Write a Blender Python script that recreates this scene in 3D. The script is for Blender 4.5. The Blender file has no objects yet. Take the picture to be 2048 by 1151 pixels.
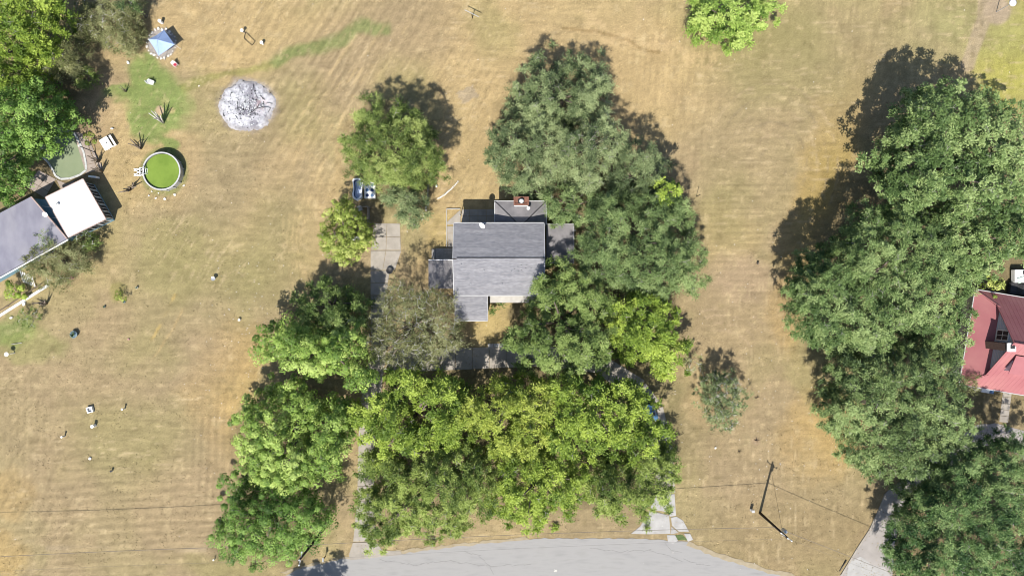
import bpy, bmesh, math, random
import numpy as np
from mathutils import Vector, Matrix

# ---------------------------------------------------------------- camera, sky, sun, exposure
scene = bpy.context.scene
H_CAM = 100.0
PXM = 2048 / 150.0                       # photo pixels per metre at ground level
cam_d = bpy.data.cameras.new('camera')
cam_d.sensor_width = 36.0
cam_d.lens = 36.0 * H_CAM / 150.0
cam_d.clip_start = 1.0
cam_d.clip_end = 3000.0
cam = bpy.data.objects.new('camera', cam_d)
scene.collection.objects.link(cam)
cam.location = (0, 0, H_CAM)
cam.rotation_euler = (0, 0, 0)
scene.camera = cam

SHX, SHY = 0.185, 0.735                  # shadow run in metres per metre of height
sun_dir = Vector((-SHX, -SHY, 1.0)).normalized()
world = bpy.data.worlds.new('World')
scene.world = world
world.use_nodes = True
wn = world.node_tree
for n in list(wn.nodes): wn.nodes.remove(n)
sky = wn.nodes.new('ShaderNodeTexSky')
sky.sky_type = 'NISHITA'
sky.sun_disc = False
sky.sun_elevation = math.asin(sun_dir.z)
sky.sun_rotation = math.atan2(sun_dir.x, sun_dir.y)
bg = wn.nodes.new('ShaderNodeBackground')
bg.inputs['Strength'].default_value = 0.10
wo = wn.nodes.new('ShaderNodeOutputWorld')
wn.links.new(sky.outputs[0], bg.inputs[0])
wn.links.new(bg.outputs[0], wo.inputs[0])

sd = bpy.data.lights.new('sun', 'SUN')
sd.energy = 4.8
sd.angle = math.radians(0.55)
sd.color = (1.0, 0.95, 0.87)
sun = bpy.data.objects.new('sun', sd)
scene.collection.objects.link(sun)
sun.rotation_euler = sun_dir.to_track_quat('Z', 'Y').to_euler()
sun.location = (0, 0, 60)

scene.view_settings.view_transform = 'Standard'
scene.view_settings.look = 'None'
scene.view_settings.exposure = 0.68
scene.view_settings.gamma = 1.0
scene.view_settings.use_curve_mapping = False
try:
    scene.render.engine = 'CYCLES'
    scene.cycles.filter_width = 1.0
    scene.cycles.max_bounces = 6
    scene.cycles.diffuse_bounces = 3
    scene.cycles.transmission_bounces = 4
    scene.cycles.transparent_max_bounces = 4
except Exception:
    pass

rng = np.random.default_rng(7)
random.seed(7)
col = scene.collection

# ---------------------------------------------------------------- helpers
def P(px, py, z=0.0):
    """place at height z that the camera sees at photo pixel (px, py)"""
    k = (1 - z / H_CAM) / PXM
    return ((px - 1024.0) * k, (575.5 - py) * k, z)

def PV(px, py, z=0.0): return Vector(P(px, py, z))

def lin(c):
    return tuple(((v / 255.0) / 12.92 if v / 255.0 <= 0.04045 else ((v / 255.0 + 0.055) / 1.055) ** 2.4) for v in c)

def hash2(ix, iy, seed):
    h = (ix.astype(np.int64) * 374761393 + iy.astype(np.int64) * 668265263 + seed * 974711) & 0xffffffff
    h = ((h ^ (h >> 13)) * 1274126177) & 0xffffffff
    h = h ^ (h >> 16)
    return (h & 0xffff) / 65535.0

def vnoise(x, y, seed=0):
    x = np.asarray(x, float); y = np.asarray(y, float)
    ix = np.floor(x); iy = np.floor(y)
    fx = x - ix; fy = y - iy
    fx = fx * fx * (3 - 2 * fx); fy = fy * fy * (3 - 2 * fy)
    a = hash2(ix, iy, seed); b = hash2(ix + 1, iy, seed)
    c = hash2(ix, iy + 1, seed); d = hash2(ix + 1, iy + 1, seed)
    return (a * (1 - fx) + b * fx) * (1 - fy) + (c * (1 - fx) + d * fx) * fy

def fbm(x, y, seed=0, o=4):
    r = 0; a = 0.5; t = 0
    for i in range(o):
        r = r + a * vnoise(np.asarray(x) * 2 ** i, np.asarray(y) * 2 ** i, seed + i * 17); t += a; a *= 0.55
    return r / t

def tagp(o, label=None, cat=None, group=None, kind=None):
    if label: o['label'] = label
    if cat: o['category'] = cat
    if group: o['group'] = group
    if kind: o['kind'] = kind
    return o

def thing(name, loc, label, cat, group=None, rz=0.0):
    o = bpy.data.objects.new(name, None)
    o.empty_display_size = 0.3
    col.objects.link(o)
    o.location = loc; o.rotation_euler = (0, 0, rz)
    return tagp(o, label, cat, group)

def wloc(o):
    v = Vector((0, 0, 0))
    while o is not None:
        v += o.location; o = o.parent
    return v

def link_mesh(name, me, m, parent=None, loc=None):
    if m is not None: me.materials.append(m)
    o = bpy.data.objects.new(name, me)
    col.objects.link(o)
    if parent is not None: o.parent = parent
    if loc is not None: o.location = loc
    return o

def copy_tree(o, loc=None, rz=None, label=None, scale=None, parent=None):
    c = o.copy(); col.objects.link(c); c.parent = parent
    if loc is not None: c.location = loc
    if rz is not None: c.rotation_euler = (0, 0, rz)
    if scale is not None: c.scale = (scale,) * 3
    if label: c['label'] = label
    for ch in list(o.children):
        copy_tree(ch, parent=c)
    return c

class MB:
    """collects verts and faces; build() links them as one mesh object"""
    def __init__(s): s.v = []; s.f = []; s.smooth = False
    def add(s, vs, fs):
        n = len(s.v); s.v += [tuple(map(float, q)) for q in vs]
        s.f += [tuple(i + n for i in f) for f in fs]; return s
    def box(s, c, d, rz=0.0, tilt=None):
        hx, hy, hz = d[0] / 2, d[1] / 2, d[2] / 2
        vs = [Vector((x, y, z)) for z in (-hz, hz) for x, y in ((-hx, -hy), (hx, -hy), (hx, hy), (-hx, hy))]
        R = Matrix.Rotation(rz, 3, 'Z')
        if tilt: R = R @ Matrix.Rotation(tilt[1], 3, tilt[0])
        vs = [R @ v + Vector(c) for v in vs]
        return s.add(vs, [(0, 3, 2, 1), (4, 5, 6, 7), (0, 1, 5, 4), (1, 2, 6, 5), (2, 3, 7, 6), (3, 0, 4, 7)])
    def prism(s, pts, z0, z1):
        """pts: xy ring ccw; z0/z1 floats or lists"""
        n = len(pts)
        Z0 = z0 if hasattr(z0, '__len__') else [z0] * n
        Z1 = z1 if hasattr(z1, '__len__') else [z1] * n
        a = sum(pts[i][0] * pts[(i + 1) % n][1] - pts[(i + 1) % n][0] * pts[i][1] for i in range(n))
        if a < 0: pts = pts[::-1]; Z0 = Z0[::-1]; Z1 = Z1[::-1]
        vs = [(p[0], p[1], z) for p, z in zip(pts, Z0)] + [(p[0], p[1], z) for p, z in zip(pts, Z1)]
        fs = [tuple(range(n - 1, -1, -1)), tuple(range(n, 2 * n))]
        fs += [(i, (i + 1) % n, n + (i + 1) % n, n + i) for i in range(n)]
        return s.add(vs, fs)
    def tube(s, pts, r, seg=8, cap=True):
        pts = [Vector(p) for p in pts]
        R = r if hasattr(r, '__len__') else [r] * len(pts)
        base = len(s.v); up = Vector((0.31, 0.17, 0.93))
        for i, p in enumerate(pts):
            d = (pts[min(i + 1, len(pts) - 1)] - pts[max(i - 1, 0)])
            if d.length < 1e-9: d = Vector((0, 0, 1))
            d.normalize()
            a = d.cross(up)
            if a.length < 0.05: a = d.cross(Vector((1, 0, 0)))
            a.normalize(); b = d.cross(a)
            for k in range(seg):
                t = 2 * math.pi * k / seg
                s.v.append(tuple(p + (a * math.cos(t) + b * math.sin(t)) * R[i]))
        for i in range(len(pts) - 1):
            for k in range(seg):
                k2 = (k + 1) % seg
                s.f.append((base + i * seg + k, base + i * seg + k2, base + (i + 1) * seg + k2, base + (i + 1) * seg + k))
        if cap:
            s.f.append(tuple(base + k for k in range(seg))[::-1])
            s.f.append(tuple(base + (len(pts) - 1) * seg + k for k in range(seg)))
        return s
    def lathe(s, prof, c=(0, 0, 0), seg=24):
        base = len(s.v)
        for r, z in prof:
            for k in range(seg):
                t = 2 * math.pi * k / seg
                s.v.append((c[0] + r * math.cos(t), c[1] + r * math.sin(t), c[2] + z))
        for i in range(len(prof) - 1):
            for k in range(seg):
                k2 = (k + 1) % seg
                s.f.append((base + i * seg + k, base + i * seg + k2, base + (i + 1) * seg + k2, base + (i + 1) * seg + k))
        return s
    def rock(s, c, r, sq=0.5, seed=0, n=7):
        rr = random.Random(seed)
        bm = bmesh.new(); bmesh.ops.create_icosphere(bm, subdivisions=1, radius=1)
        a = rr.uniform(0, 6.28); ex = rr.uniform(0.7, 1.3)
        vs = []
        for v in bm.verts:
            k = r * rr.uniform(0.8, 1.15)
            x, y = v.co.x * k * ex, v.co.y * k / ex
            vs.append((c[0] + x * math.cos(a) - y * math.sin(a), c[1] + x * math.sin(a) + y * math.cos(a), c[2] + v.co.z * k * sq))
        fs = [tuple(v.index for v in f.verts) for f in bm.faces]
        bm.free()
        return s.add(vs, fs)
    def build(s, name, m, parent=None, smooth=False, local=False, bevel=0, **kw):
        off = Vector((0, 0, 0)) if local else (wloc(parent) if parent else Vector((0, 0, 0)))
        loc = None
        if parent is None and not local:
            a = np.array(s.v); off = Vector((float(a[:, 0].mean()), float(a[:, 1].mean()), float(a[:, 2].min())))
            loc = off
        me = bpy.data.meshes.new(name)
        me.from_pydata([(v[0] - off.x, v[1] - off.y, v[2] - off.z) for v in s.v], [], s.f)
        me.update()
        if smooth: me.shade_smooth()
        o = link_mesh(name, me, m, parent, loc)
        if bevel:
            b = o.modifiers.new('bevel', 'BEVEL'); b.width = bevel; b.segments = 1; b.limit_method = 'ANGLE'
        return tagp(o, kw.get('label'), kw.get('cat'), kw.get('group'), kw.get('kind'))

# ---------------------------------------------------------------- materials
def mat(name, c1, c2=None, scale=3.0, rough=0.8, bump=0.0, bscale=None, metal=0.0, detail=5.0, spec=0.3, c3=None, s3=0.4, stretch=None, w3=(0.45, 0.65)):
    m = bpy.data.materials.new(name); m.use_nodes = True
    nt = m.node_tree; b = nt.nodes['Principled BSDF']
    b.inputs['Roughness'].default_value = rough
    b.inputs['Metallic'].default_value = metal
    b.inputs['Specular IOR Level'].default_value = spec
    tc = nt.nodes.new('ShaderNodeTexCoord'); src = tc.outputs['Object']
    if stretch:
        mp = nt.nodes.new('ShaderNodeMapping'); mp.inputs['Scale'].default_value = stretch
        nt.links.new(src, mp.inputs[0]); src = mp.outputs[0]
    if c2 is None:
        b.inputs['Base Color'].default_value = (*c1, 1); last = None
    else:
        n = nt.nodes.new('ShaderNodeTexNoise'); n.inputs['Scale'].default_value = scale; n.inputs['Detail'].default_value = detail
        nt.links.new(src, n.inputs['Vector'])
        r = nt.nodes.new('ShaderNodeValToRGB')
        r.color_ramp.elements[0].position = 0.32; r.color_ramp.elements[0].color = (*c1, 1)
        r.color_ramp.elements[1].position = 0.68; r.color_ramp.elements[1].color = (*c2, 1)
        nt.links.new(n.outputs[0], r.inputs[0]); last = r.outputs[0]
        if c3 is not None:
            n3 = nt.nodes.new('ShaderNodeTexNoise'); n3.inputs['Scale'].default_value = s3; n3.inputs['Detail'].default_value = 6
            nt.links.new(src, n3.inputs['Vector'])
            r3 = nt.nodes.new('ShaderNodeMapRange'); r3.inputs[1].default_value = w3[0]; r3.inputs[2].default_value = w3[1]
            nt.links.new(n3.outputs[0], r3.inputs[0])
            mx = nt.nodes.new('ShaderNodeMix'); mx.data_type = 'RGBA'
            nt.links.new(r3.outputs[0], mx.inputs[0]); nt.links.new(last, mx.inputs[6]); mx.inputs[7].default_value = (*c3, 1)
            last = mx.outputs[2]
        nt.links.new(last, b.inputs['Base Color'])
    if bump:
        nb = nt.nodes.new('ShaderNodeTexNoise'); nb.inputs['Scale'].default_value = bscale or scale * 4; nb.inputs['Detail'].default_value = 4
        nt.links.new(src, nb.inputs['Vector'])
        bp = nt.nodes.new('ShaderNodeBump'); bp.inputs['Strength'].default_value = bump; bp.inputs['Distance'].default_value = 0.05
        nt.links.new(nb.outputs[0], bp.inputs['Height']); nt.links.new(bp.outputs[0], b.inputs['Normal'])
    return m

def leafmat(name, ca, cb, cc, trans=0.3):
    m = bpy.data.materials.new(name); m.use_nodes = True
    nt = m.node_tree
    for n in list(nt.nodes): nt.nodes.remove(n)
    out = nt.nodes.new('ShaderNodeOutputMaterial')
    at = nt.nodes.new('ShaderNodeAttribute'); at.attribute_name = 'tint'
    r = nt.nodes.new('ShaderNodeValToRGB'); e = r.color_ramp.elements
    e[0].position = 0.0; e[0].color = (*ca, 1); e[1].position = 1.0; e[1].color = (*cc, 1)
    k = r.color_ramp.elements.new(0.5); k.color = (*cb, 1)
    nt.links.new(at.outputs['Fac'], r.inputs[0])
    d = nt.nodes.new('ShaderNodeBsdfPrincipled'); d.inputs['Roughness'].default_value = 0.5
    d.inputs['Specular IOR Level'].default_value = 0.2
    t = nt.nodes.new('ShaderNodeBsdfTranslucent')
    hs = nt.nodes.new('ShaderNodeHueSaturation'); hs.inputs['Hue'].default_value = 0.485; hs.inputs['Saturation'].default_value = 1.1; hs.inputs['Value'].default_value = 1.3
    nt.links.new(r.outputs[0], d.inputs['Base Color']); nt.links.new(r.outputs[0], hs.inputs['Color']); nt.links.new(hs.outputs[0], t.inputs[0])
    mx = nt.nodes.new('ShaderNodeMixShader'); mx.inputs[0].default_value = trans
    nt.links.new(d.outputs[0], mx.inputs[1]); nt.links.new(t.outputs[0], mx.inputs[2])
    nt.links.new(mx.outputs[0], out.inputs[0])
    return m

def g(r, gg, b, k=2.05):
    """sunlit look as sRGB bytes -> base colour"""
    l = lin((r, gg, b)); return tuple(min(0.85, v / k) for v in l)

M = {}
M['bark'] = mat('bark', (0.10, 0.075, 0.05), (0.2, 0.17, 0.14), 6, 0.95, 0.6, 18)
M['bark_grey'] = mat('bark_grey', (0.2, 0.185, 0.165), (0.36, 0.34, 0.31), 6, 0.95, 0.5, 18)
M['bark_pale'] = mat('bark_pale', (0.34, 0.32, 0.30), (0.5, 0.48, 0.45), 5, 0.9, 0.3, 18)
M['shingle'] = mat('shingle', (0.158, 0.159, 0.176), (0.226, 0.225, 0.24), 2.2, 0.92, 0.5, 9, detail=8, c3=(0.28, 0.275, 0.285), s3=0.35, stretch=(0.45, 2.4, 1), w3=(0.5, 0.8))
M['flatroof'] = mat('flatroof', (0.15, 0.145, 0.15), (0.20, 0.19, 0.195), 1.2, 0.9, 0.2, 8)
M['trim'] = mat('trim', (0.36, 0.36, 0.36), (0.42, 0.42, 0.42), 3, 0.6)
M['white'] = mat('white_paint', (0.72, 0.72, 0.71), (0.8, 0.8, 0.79), 2, 0.5)
M['siding'] = mat('siding', (0.40, 0.385, 0.35), (0.46, 0.44, 0.41), 2, 0.7)
M['dark'] = mat('dark', (0.02, 0.02, 0.022), (0.04, 0.04, 0.042), 4, 0.6)
M['glass'] = mat('glass', (0.03, 0.035, 0.045), None, rough=0.1, spec=0.6)
M['concrete'] = mat('concrete', (0.26, 0.235, 0.20), (0.325, 0.295, 0.255), 0.9, 0.9, 0.25, 14, c3=(0.20, 0.18, 0.155), s3=0.35, w3=(0.5, 0.75), detail=9)
M['concrete_pale'] = mat('concrete_pale', (0.29, 0.283, 0.272), (0.36, 0.352, 0.34), 0.8, 0.9, 0.3, 14, c3=(0.26, 0.25, 0.24), s3=0.7, w3=(0.5, 0.75), detail=9)
M['brick'] = mat('brick', (0.13, 0.06, 0.042), (0.21, 0.10, 0.07), 7, 0.85, 0.3, 20)
M['stone'] = mat('stone', (0.50, 0.47, 0.42), (0.66, 0.63, 0.58), 3, 0.9, 0.4, 12)
M['wood'] = mat('wood', (0.10, 0.075, 0.055), (0.17, 0.13, 0.10), 3, 0.9, 0.3, 15)
M['wood_grey'] = mat('wood_grey', (0.22, 0.21, 0.195), (0.30, 0.285, 0.265), 3, 0.9, 0.3, 15)
M['pole'] = mat('pole_wood', (0.025, 0.018, 0.013), (0.05, 0.036, 0.027), 6, 0.9, 0.3, 15)
M['metal'] = mat('metal', (0.35, 0.36, 0.37), (0.45, 0.46, 0.47), 4, 0.4, metal=0.4)
M['wire'] = mat('wire', (0.12, 0.11, 0.10), None, rough=0.6)
M['wire2'] = mat('low_cable', (0.17, 0.145, 0.12), None, rough=0.7)
M['cable'] = mat('cable', (0.03, 0.03, 0.03), None, rough=0.6)
M['redroof'] = mat('red_metal', (0.275, 0.098, 0.108), (0.31, 0.118, 0.126), 0.5, 0.55, spec=0.3, c3=(0.33, 0.14, 0.14), s3=0.2)

def add_courses(m, sx, sy, amt, axis_swap=False):
    nt = m.node_tree; b = nt.nodes['Principled BSDF']; l = b.inputs['Base Color'].links[0]; src = l.from_socket
    tc = nt.nodes.new('ShaderNodeTexCoord'); br = nt.nodes.new('ShaderNodeTexBrick')
    br.inputs['Scale'].default_value = 1.0; br.inputs['Brick Width'].default_value = sx; br.inputs['Row Height'].default_value = sy
    br.inputs['Mortar Size'].default_value = 0.012; br.inputs['Bias'].default_value = 0.0
    br.inputs['Color1'].default_value = (1 - amt,) * 3 + (1,); br.inputs['Color2'].default_value = (1 + amt,) * 3 + (1,); br.inputs['Mortar'].default_value = (.72, .72, .72, 1)
    nt.links.new(tc.outputs['Object'], br.inputs['Vector'])
    mu = nt.nodes.new('ShaderNodeVectorMath'); mu.operation = 'MULTIPLY'
    nt.links.new(src, mu.inputs[0]); nt.links.new(br.outputs['Color'], mu.inputs[1]); nt.links.new(mu.outputs[0], b.inputs['Base Color'])
add_courses(M['shingle'], 0.36, 0.16, 0.11)
# ---------------------------------------------------------------- ground
def seg_dist(px, py, pts):
    d = np.full(np.shape(px), 1e9)
    for (x0, y0), (x1, y1) in zip(pts[:-1], pts[1:]):
        dx, dy = x1 - x0, y1 - y0
        t = np.clip(((px - x0) * dx + (py - y0) * dy) / (dx * dx + dy * dy + 1e-9), 0, 1)
        d = np.minimum(d, np.hypot(px - x0 - t * dx, py - y0 - t * dy))
    return d

def in_poly(px, py, poly):
    c = np.zeros(np.shape(px), bool); n = len(poly)
    for i in range(n):
        x0, y0 = poly[i]; x1, y1 = poly[(i + 1) % n]
        if y0 == y1: continue
        c ^= ((y0 > py) != (y1 > py)) & (px < (x1 - x0) * (py - y0) / (y1 - y0) + x0)
    return c

def sm(a, b, x):
    t = np.clip((x - a) / (b - a), 0, 1); return t * t * (3 - 2 * t)

def ground_colour(px, py):
    wx = px + 34 * (fbm(px / 60, py / 60, 3, 4) - 0.5) * 2
    wy = py + 34 * (fbm(px / 60, py / 60, 31, 4) - 0.5) * 2
    n1 = fbm(px / 170, py / 170, 5, 5); n2 = fbm(px / 45, py / 45, 9, 4); n3 = fbm(px / 9, py / 9, 12, 3)
    C = lambda *c: np.array(g(*c))[None, :]
    base = C(195, 174, 131)
    colr = np.repeat(base, px.size, 0)
    def mix(w, c):
        nonlocal colr
        w = np.clip(w, 0, 1)[:, None]; colr = colr * (1 - w) + C(*c) * w
    def blob(cx, cy, rx, ry, ang=0, soft=0.35):
        a = math.radians(ang); dx = wx - cx; dy = wy - cy
        u = (dx * math.cos(a) + dy * math.sin(a)) / rx; v = (-dx * math.sin(a) + dy * math.cos(a)) / ry
        return 1 - sm(1 - soft, 1 + soft, np.hypot(u, v))
    mix(sm(0.42, 0.62, n1) * 0.7, (180, 161, 126))
    mix(sm(0.45, 0.62, fbm(px / 120, py / 120, 77, 4)) * 0.55, (182, 172, 120))
    # golden dry grass
    GOLD = (210, 184, 135)
    for b in ((470, 60, 260, 75), (1080, 90, 330, 150), (1290, 170, 160, 130), (250, 300, 75, 110), (940, 330, 110, 160), (700, 330, 30, 110, 15),
              (345, 330, 60, 90), (1450, 480, 60, 65), (620, 470, 45, 120, 5), (470, 130, 60, 60), (1430, 790, 55, 50), (900, 520, 90, 60), (560, 330, 40, 200, 28)):
        mix(blob(*b) * 0.75, GOLD)
    for b in ((430, 770, 70, 100, 20), (1640, 880, 75, 95, 30), (1660, 300, 60, 190, 18), (1580, 600, 40, 110, 0), (480, 690, 60, 60), (20, 1000, 40, 50), (10, 1110, 60, 40), (450, 880, 40, 90)):
        mix(blob(*b) * 0.7, (212, 180, 118))
    mix(blob(1650, 310, 45, 150, 20) * 0.5, (186, 165, 92))
    # brown mown soil
    for b in ((640, 150, 80, 190, 42), (480, 400, 150, 120, 40), (820, 60, 70, 90, 20), (1470, 330, 130, 140), (1480, 620, 110, 120), (200, 720, 210, 110), (380, 640, 130, 120),
              (300, 1010, 320, 130, -5), (60, 850, 90, 120), (400, 950, 90, 170), (1600, 1040, 220, 110), (1480, 880, 110, 130), (1640, 150, 200, 130)):
        mix(blob(*b, soft=0.6) * 0.65, (184, 163, 128))
    mix(blob(1480, 560, 60, 45) * 0.4, (204, 178, 148))
    mix(blob(1600, 1080, 200, 80, soft=0.6) * 0.45, (166, 145, 106))
    # olive patches
    for b in ((250, 880, 110, 85), (420, 520, 110, 80, 35), (550, 500, 70, 110), (330, 560, 80, 60), (1570, 130, 160, 90), (1450, 430, 50, 80), (1500, 60, 130, 60), (200, 480, 60, 50),
              (980, 60, 60, 40, 60), (300, 690, 60, 50), (800, 190, 60, 60), (430, 1130, 80, 30), (600, 230, 60, 60)):
        mix(blob(*b, soft=0.7) * 0.5, (172, 164, 110))
    # gold strip beside the oaks and yellow green corner
    for b in ((2010, 140, 60, 80), (2050, 100, 60, 120)):
        mix(blob(*b) * 0.85, (196, 190, 104))
    mix(blob(1950, 60, 130, 60, soft=0.6) * 0.6, (176, 172, 116))
    # bare soil: tree litter darkened with painted under-crown shade, pads, track
    for b in ((190, 215, 45, 90), (140, 330, 60, 60)):
        mix(blob(*b, soft=0.5) * 0.6, (186, 162, 132))
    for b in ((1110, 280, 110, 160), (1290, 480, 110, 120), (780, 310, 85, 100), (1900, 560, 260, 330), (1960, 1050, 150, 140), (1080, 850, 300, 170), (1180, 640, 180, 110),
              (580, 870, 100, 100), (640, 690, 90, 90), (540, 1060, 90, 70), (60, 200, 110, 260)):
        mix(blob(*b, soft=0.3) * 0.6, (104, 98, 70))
    for b in ((985, 655, 36, 42), (1000, 640, 30, 30), (880, 470, 40, 40)): mix(blob(*b) * 0.8, (206, 184, 128))
    mix((1 - sm(26, 34, np.hypot(px - 1995, (py - 22)) + 5 * n2)) * 0.9, (196, 176, 150))
    mix((1 - sm(14, 20, seg_dist(px, py, [(1970, 0), (1968, 40), (1952, 80), (1935, 130)]) + 5 * n2)) * 0.8, (194, 174, 146))
    # green lawn around the garden
    GR = (150, 168, 98)
    for b in ((312, 195, 58, 56), (288, 150, 34, 36), (242, 196, 34, 15), (300, 245, 32, 30), (345, 215, 40, 36), (330, 290, 14, 36)):
        mix(blob(*b) * 0.9, GR)
    ring = np.abs(np.hypot(px - 327, py - 343) - 42)
    mix((1 - sm(5, 15, ring + 6 * n2)) * 0.75 * (sm(300, 330, px + py * 0.2)), (142, 150, 92))
    mix((1 - sm(3, 14, seg_dist(wx * 0.7 + px * 0.3, wy * 0.7 + py * 0.3, [(360, 168), (450, 150), (560, 120), (640, 95)]))) * 0.6, (160, 162, 92))
    mix((1 - sm(4, 20, seg_dist(wx * 0.6 + px * 0.4, wy * 0.6 + py * 0.4, [(560, 118), (640, 95), (700, 72), (765, 50)]))) * 0.85, (148, 158, 100))
    mix(blob(15, 662, 40, 28) * 0.8, (140, 158, 92))
    mix(blob(60, 690, 60, 30) * 0.4, (150, 160, 90))
    mix(blob(240, 592, 22, 18) * 0.4, (160, 160, 80))
    mix(1 - sm(8, 11, np.hypot(px - 319, py - 221) + 2 * n2), (222, 196, 160))
    mix((1 - sm(5, 9, np.hypot(px - 344, py - 221) + 2 * n2)) * 0.8, (214, 196, 140))
    mix((1 - sm(6, 12, np.hypot(px - 330, py - 202) + 2 * n2)) * 0.6, (196, 190, 130))
    pad = in_poly(px + 3 * n3, py + 3 * n3, [(912, 186), (946, 172), (960, 194), (928, 210)])
    mix(pad * 0.7, (188, 172, 148))
    mix((1 - sm(28, 36, np.hypot(px - 323, py - 86) + 4 * n2)) * 0.9, (186, 176, 160))
    mix((1 - sm(6, 13, np.hypot(px - 1512, py - 882) + 3 * n2)) * 0.6, (210, 182, 150))
    rd_ = np.hypot((px - 494), (py - 211) * 1.08) + 16 * (n2 - .5) + 14 * (n3 - .5)
    mix((1 - sm(52, 66, rd_)) * 0.8, (186, 172, 156)); mix((1 - sm(48, 60, rd_)) * (n3 > .48) * 0.8, (208, 202, 198))
    # erosion gully of pale soil and dark cuts, top centre
    dg = seg_dist(wx, wy, [(1180, 55), (1240, 72), (1300, 98), (1360, 108), (1430, 128)])
    mix((1 - sm(8, 26, dg)) * 0.5 * (n3 > 0.42), (226, 198, 150))
    dg = seg_dist(px + 8 * n2, py + 8 * n2, [(1130, 60), (1200, 68), (1262, 86), (1290, 104), (1322, 108)])
    mix((1 - sm(1, 5, dg)) * 0.55, (150, 122, 80))
    # tyre tracks and mowing lines
    def track(pts, w, c, s):
        mix((1 - sm(w * 0.4, w, seg_dist(px + 4 * (n2 - .5), py + 4 * (n2 - .5), pts))) * s * sm(0.3, 0.6, fbm(px / 16, py / 16, 44, 2)), c)
    L = (222, 196, 146)
    for k in range(5):
        o = k * 15
        track([(745 - o, 130 + o * .2), (700 - o, 200), (655 - o, 300), (618 - o * .8, 400), (600 - o * .6, 480), (612 - o * .4, 560 + o * .3)], 4 - 0.4 * k, L, 0.6 - 0.07 * k)
    for k in range(7):
        track([(560 + 28 * k, 260 - 6 * k), (620 + 28 * k, 170 - 6 * k), (690 + 26 * k, 70 - 6 * k)], 4, L if k % 2 else (160, 140, 108), 0.4)
    for k in range(3):
        track([(520 - k * 14, 330 + k * 10), (560 - k * 14, 240 + k * 10), (600 - k * 14, 190)], 3, (158, 138, 106), 0.35)
    track([(350, 590), (330, 630), (312, 665), (300, 690)], 4, (214, 186, 120), 0.8)
    track([(365, 620), (340, 665), (318, 700), (302, 720)], 3, (206, 180, 130), 0.7)
    for k in range(6):
        r = 34 + 26 * k
        a = np.linspace(-0.5, 2.6, 16)
        track([(1545 + r * math.cos(t) * 0.8, 330 - r * math.sin(t)) for t in a], 3.4, (206, 184, 146) if k % 2 else (160, 144, 116), 0.45)
    for k in range(4):
        a = np.linspace(0, 3.14, 14); r = 10 + 9 * k
        track([(1295 + r * math.cos(t) * 0.6, 60 - r * math.sin(t) * 1.0 + k * 6) for t in a] + [(1295 - r * .6, 120 + k * 10)], 2.6, (226, 202, 152), 0.5)
    for k in range(4):
        a = np.linspace(0.2, 2.9, 12)
        track([(1440 + (60 + 18 * k) * math.cos(t), 700 - (50 + 18 * k) * math.sin(t) * 0.8) for t in a], 3, (206, 182, 150), 0.4)
    def stripes(cx, cy, rx, ry, nx, ny, per, amp, seed):
        w = blob(cx, cy, rx, ry, 0, 0.5)
        u = px * nx + py * ny; v = -px * ny + py * nx
        u = u + 5 * (fbm(v / 60, u / 60, seed, 2) - 0.5)
        s = np.sin(2 * np.pi * u / per) * (0.35 + 0.9 * vnoise(v / 40, u / 8, seed + 1))
        return 1 + amp * w * s
    def streaks(ang, sc, seed):
        a = math.radians(ang); u = px * math.cos(a) + py * math.sin(a); v = -px * math.sin(a) + py * math.cos(a)
        return fbm(u / (sc * 7), v / sc, seed, 3) - 0.5
    f = np.ones(px.size)
    f *= stripes(240, 1030, 260, 110, 0.06, 1.0, 17, 0.11, 3)
    f *= stripes(430, 900, 70, 130, 1.0, 0.05, 15, 0.11, 4)
    f *= stripes(40, 870, 70, 130, 1.0, 0.0, 13, 0.06, 4)
    f *= stripes(640, 170, 150, 190, 0.84, 0.54, 17, 0.12, 5)
    f *= stripes(1480, 470, 110, 130, 0.0, 1.0, 12, 0.10, 6)
    f *= stripes(1290, 170, 60, 90, 1.0, 0.05, 13, 0.06, 8)
    f *= stripes(1470, 900, 120, 150, 1.0, 0.02, 16, 0.05, 9)
    f *= stripes(1460, 250, 110, 110, 0.1, 1.0, 14, 0.05, 10)
    reg = vnoise(px / 260, py / 260, 90)
    f *= 1 + 0.42 * (streaks(-58, 5, 61) * sm(0.3, 0.5, reg) * (px < 1000) + streaks(0, 5, 62) * (1 - sm(0.4, 0.7, reg)) + streaks(95, 6, 63) * sm(0.4, 0.8, reg) * (px > 1300))
    f *= 1 + 0.28 * (n3 - 0.5) + 0.16 * (n2 - 0.5)
    f *= 1 + 0.26 * (fbm(px / 4.2, py / 3.5, 99, 2) - 0.5)
    def fine_streak(ang, seed, L=26, W=2.6):
        a = math.radians(ang + 0); u = px * math.cos(a) + py * math.sin(a); v = -px * math.sin(a) + py * math.cos(a)
        v = v + 10 * (fbm(px / 70, py / 70, seed + 5, 2) - .5)
        return vnoise(u / L, v / W, seed)
    wA = (1 - sm(900, 1100, px)) * sm(100, 300, px) * (1 - sm(560, 700, py)); wB = sm(600, 760, py) * (1 - sm(420, 520, px)); wC = sm(1300, 1400, px)
    for fs, w, sd in ((fine_streak(-58, 401), wA, 1), (fine_streak(-6, 402), wB, 2), (fine_streak(88, 403), wC * sm(480, 620, py), 3), (fine_streak(2, 404), wC * (1 - sm(480, 620, py)), 4), (fine_streak(4, 405), sm(820, 900, px) * (1 - sm(1300, 1380, px)), 5)):
        rg = sm(.35, .65, vnoise(px / 50, py / 50, 500 + sd))
        mix(sm(0.72, 0.95, fs) * w * rg * 0.5, (224, 202, 160)); mix(sm(0.72, 0.95, 1 - fs) * w * rg * 0.32, (142, 124, 92))
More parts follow.
